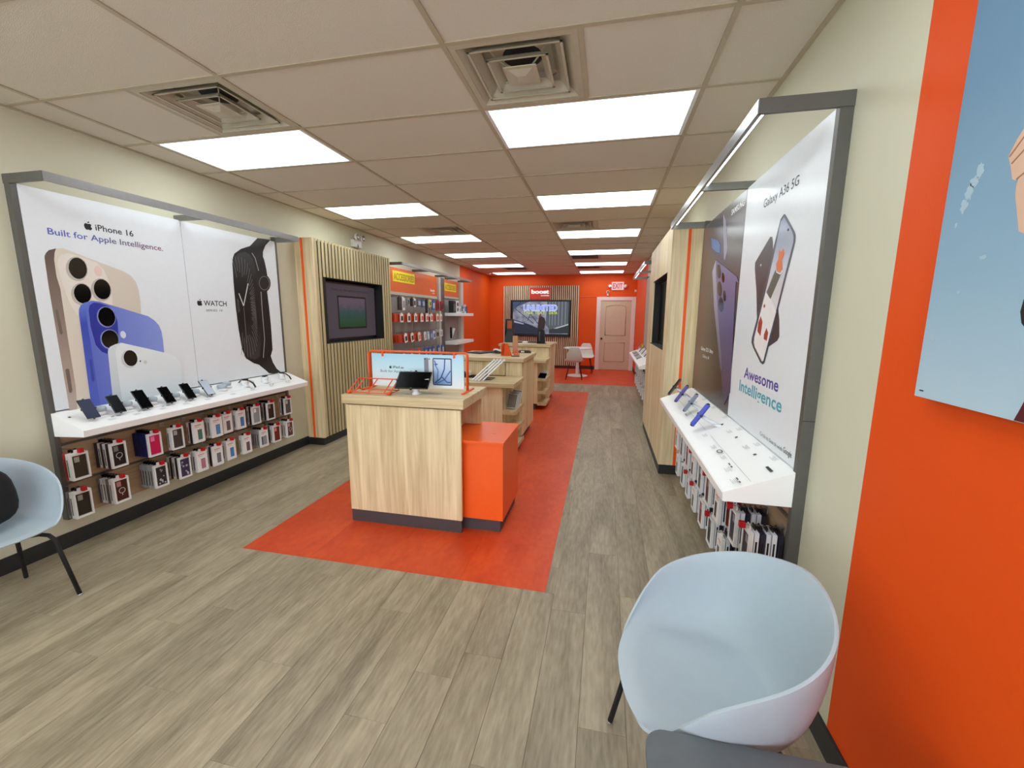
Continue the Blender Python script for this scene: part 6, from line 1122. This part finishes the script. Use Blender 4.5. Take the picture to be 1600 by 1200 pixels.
def shell_mesh(name, m, thick=.009, **kw):
    vs, fs, nr, na = shell_pts(**kw)
    me = bpy.data.meshes.new(name); me.from_pydata(vs, [], fs); bm = bmesh.new(); bm.from_mesh(me)
    bmesh.ops.remove_doubles(bm, verts=bm.verts[:], dist=1e-5); bmesh.ops.recalc_face_normals(bm, faces=bm.faces[:]); bm.to_mesh(me); bm.free()
    for p in me.polygons: p.use_smooth = True
    me.materials.append(m)
    o = bpy.data.objects.new(name, me); C.objects.link(o)
    s = o.modifiers.new('thick', 'SOLIDIFY'); s.thickness = thick; s.offset = 1
    b = o.modifiers.new('soft', 'BEVEL'); b.width = .003; b.segments = 2; b.limit_method = 'ANGLE'; b.angle_limit = R(50)
    return o
def smooth(x): x = max(0, min(1, x)); return x * x * (3 - 2 * x)
RK = [(0, .421), (25, .421), (42, .432), (52, .470), (64, .545), (76, .613), (90, .655), (110, .697), (140, .752), (180, .80)]
def interp(K, a):
    """monotone smooth interpolation through the knots"""
    n = len(K); m = [0] * n
    for i in range(1, n - 1):
        d0 = (K[i][1] - K[i - 1][1]) / (K[i][0] - K[i - 1][0]); d1 = (K[i + 1][1] - K[i][1]) / (K[i + 1][0] - K[i][0])
        m[i] = 0 if d0 * d1 <= 0 else 2 * d0 * d1 / (d0 + d1)
    for i in range(n - 1):
        if a <= K[i + 1][0] + 1e-9:
            w = K[i + 1][0] - K[i][0]; t = max(0, (a - K[i][0]) / w)
            return (2 * t**3 - 3 * t**2 + 1) * K[i][1] + (t**3 - 2 * t**2 + t) * w * m[i] + (-2 * t**3 + 3 * t**2) * K[i + 1][1] + (t**3 - t**2) * w * m[i + 1]
    return K[-1][1]
def arm_rim(a): return interp(RK, a)
def armchair(loc, rot, label):
    t = thing('tub_chair', label, 'chair', (0, 0, 0))
    sh = shell_mesh('seat_shell', M_shellw, hw=.295, fr=.257, bk=.28, rim=arm_rim, z0=.425, pw=2.3, na=96, nr=18, flat=.55); sh.parent = t
    for sx in (-1, 1):
        for sy in (-1, 1):
            lg = obj('leg', MB().tube([(sx * .08, sy * .07, .388), (sx * .14, sy * .15, .385), (sx * .165, sy * .175, .372), (sx * .182, sy * .188, .345), (sx * .245, sy * .222, .008)], .0105, 10), M_blackm, t)
            obj('glide', MB().lathe([(.011, 0), (.012, .004), (.010, .010)], (sx * .246, sy * .223, 0), 10), M_silver, lg)
    obj('under_frame', MB().tube([(-.12, -.11, .388), (.12, .11, .388)], .010, 8).tube([(-.12, .11, .388), (.12, -.11, .388)], .010, 8), M_blackm, t)
    t.location = loc; t.rotation_euler = (0, 0, R(rot)); return t
armchair((1.107, -1.331, 0), 185.4, 'pale blue plastic tub chair by the orange wall, beside a grey table')
armchair((-2.327, -1.221, 0), -4.9, 'pale blue plastic tub chair by the left wall, holding a black bag')
bag = MB(); vs = []; fs = []; nu, nv = 20, 12
for j in range(nv + 1):
    ph_ = math.pi * j / nv - math.pi / 2
    for i in range(nu):
        th = 2 * math.pi * i / nu
        def sp(v, e): return math.copysign(abs(v) ** e, v)
        vs.append((.075 * sp(math.cos(ph_), .6) * sp(math.cos(th), .7), .17 * sp(math.cos(ph_), .6) * sp(math.sin(th), .7), .155 * sp(math.sin(ph_), .7)))
for j in range(nv):
    for i in range(nu): fs.append((j * nu + i, j * nu + (i + 1) % nu, (j + 1) * nu + (i + 1) % nu, (j + 1) * nu + i))
bag.add(vs, fs, True)
bt = thing('backpack', 'black soft bag slumped on the left tub chair', 'bag', (-2.38, -1.22, .44))
Mx = Matrix.Translation((-2.37, -1.22, .605)) @ Matrix.Rotation(R(-14), 4, 'Y')
obj('body', bag.xf(Mx.copy()), mat('black_nylon', (10, 10, 11), .8, bump=.2, bscale=300), bt)
obj('handle', MB().tube([(-.02, -.04, .15), (-.02, -.03, .185), (-.02, .03, .185), (-.02, .04, .15)], .007, 8).xf(Mx.copy()), M_blackm, bt)
# grey side table in the foreground
t = thing('side_table', 'dark grey rounded table at the bottom edge beside the tub chair', 'table', (1.23, -1.93, 0))
M_gt = mat('grey_table_top', (92, 100, 104), .5)
def rrect(x0, x1, y0, y1, r, n=6):
    o = []
    for cx, cy, a0 in ((x1 - r, y1 - r, 0), (x0 + r, y1 - r, 90), (x0 + r, y0 + r, 180), (x1 - r, y0 + r, 270)):
        for k in range(n + 1): a = R(a0 + 90 * k / n); o.append((cx + r * math.cos(a), cy + r * math.sin(a)))
    return o
obj('table_top', MB().prism(rrect(.898, 1.54, -2.24, -1.625, .05), 'Z', .518, .54), M_gt, t)
for sx in (.94, 1.50):
    for sy in (-2.20, -1.67):
        lg = obj('leg', MB().tube([(sx, sy, .52), (sx + (-.05 if sx < 1 else .02), sy + (.02 if sy > -2 else -.02), .01)], .012, 8), M_blackm, t)
obj('apron', MB().box(.94, 1.5, -1.68, -1.66, .49, .518).box(.94, 1.5, -2.21, -2.19, .49, .518), M_blackm, t)
# rear table and two side chairs
t = thing('pedestal_table', 'white pedestal table with two shell chairs at the rear wall', 'table', (.085, 8.6, 0))
obj('table_top', MB().lathe([(.0, .722), (.36, .722), (.37, .730), (.37, .742), (.36, .748), (0, .748)], (.085, 8.6, 0), 36), M_white, t)
obj('column', MB().lathe([(.05, .03), (.045, .06), (.045, .72), (.08, .722)], (.085, 8.6, 0), 20), M_white, t); obj('base', MB().lathe([(.28, 0), (.28, .01), (.24, .022), (.06, .04), (.05, .05)], (.085, 8.6, 0), 36), M_white, t)
def side_rim(a): return .425 + .05 * smooth((a - 45) / 40) + (.80 - .475) * smooth((a - 118) / 40)
def sidechair(loc, rot, label, m):
    t = thing('shell_chair', label, 'chair', (0, 0, 0), None)
    sh = shell_mesh('seat_shell', m, hw=.232, fr=.23, bk=.235, rim=side_rim, z0=.44); sh.parent = t
    for sx in (-1, 1):
        for sy in (-1, 1): obj('leg', MB().tube([(sx * .12, sy * .12, .425), (sx * .2, sy * .2, .0)], .009, 8), M_blackm, t)
    t.location = loc; t.rotation_euler = (0, 0, R(rot)); return t
sidechair((.045, 8.00, 0), 92, 'pale grey shell chair with its back to the camera at the pedestal table', mat('pale_grey_plastic', (206, 206, 196), .4))
sidechair((.26, 9.25, 0), -92, 'white shell chair behind the pedestal table, facing the camera', M_shellb)
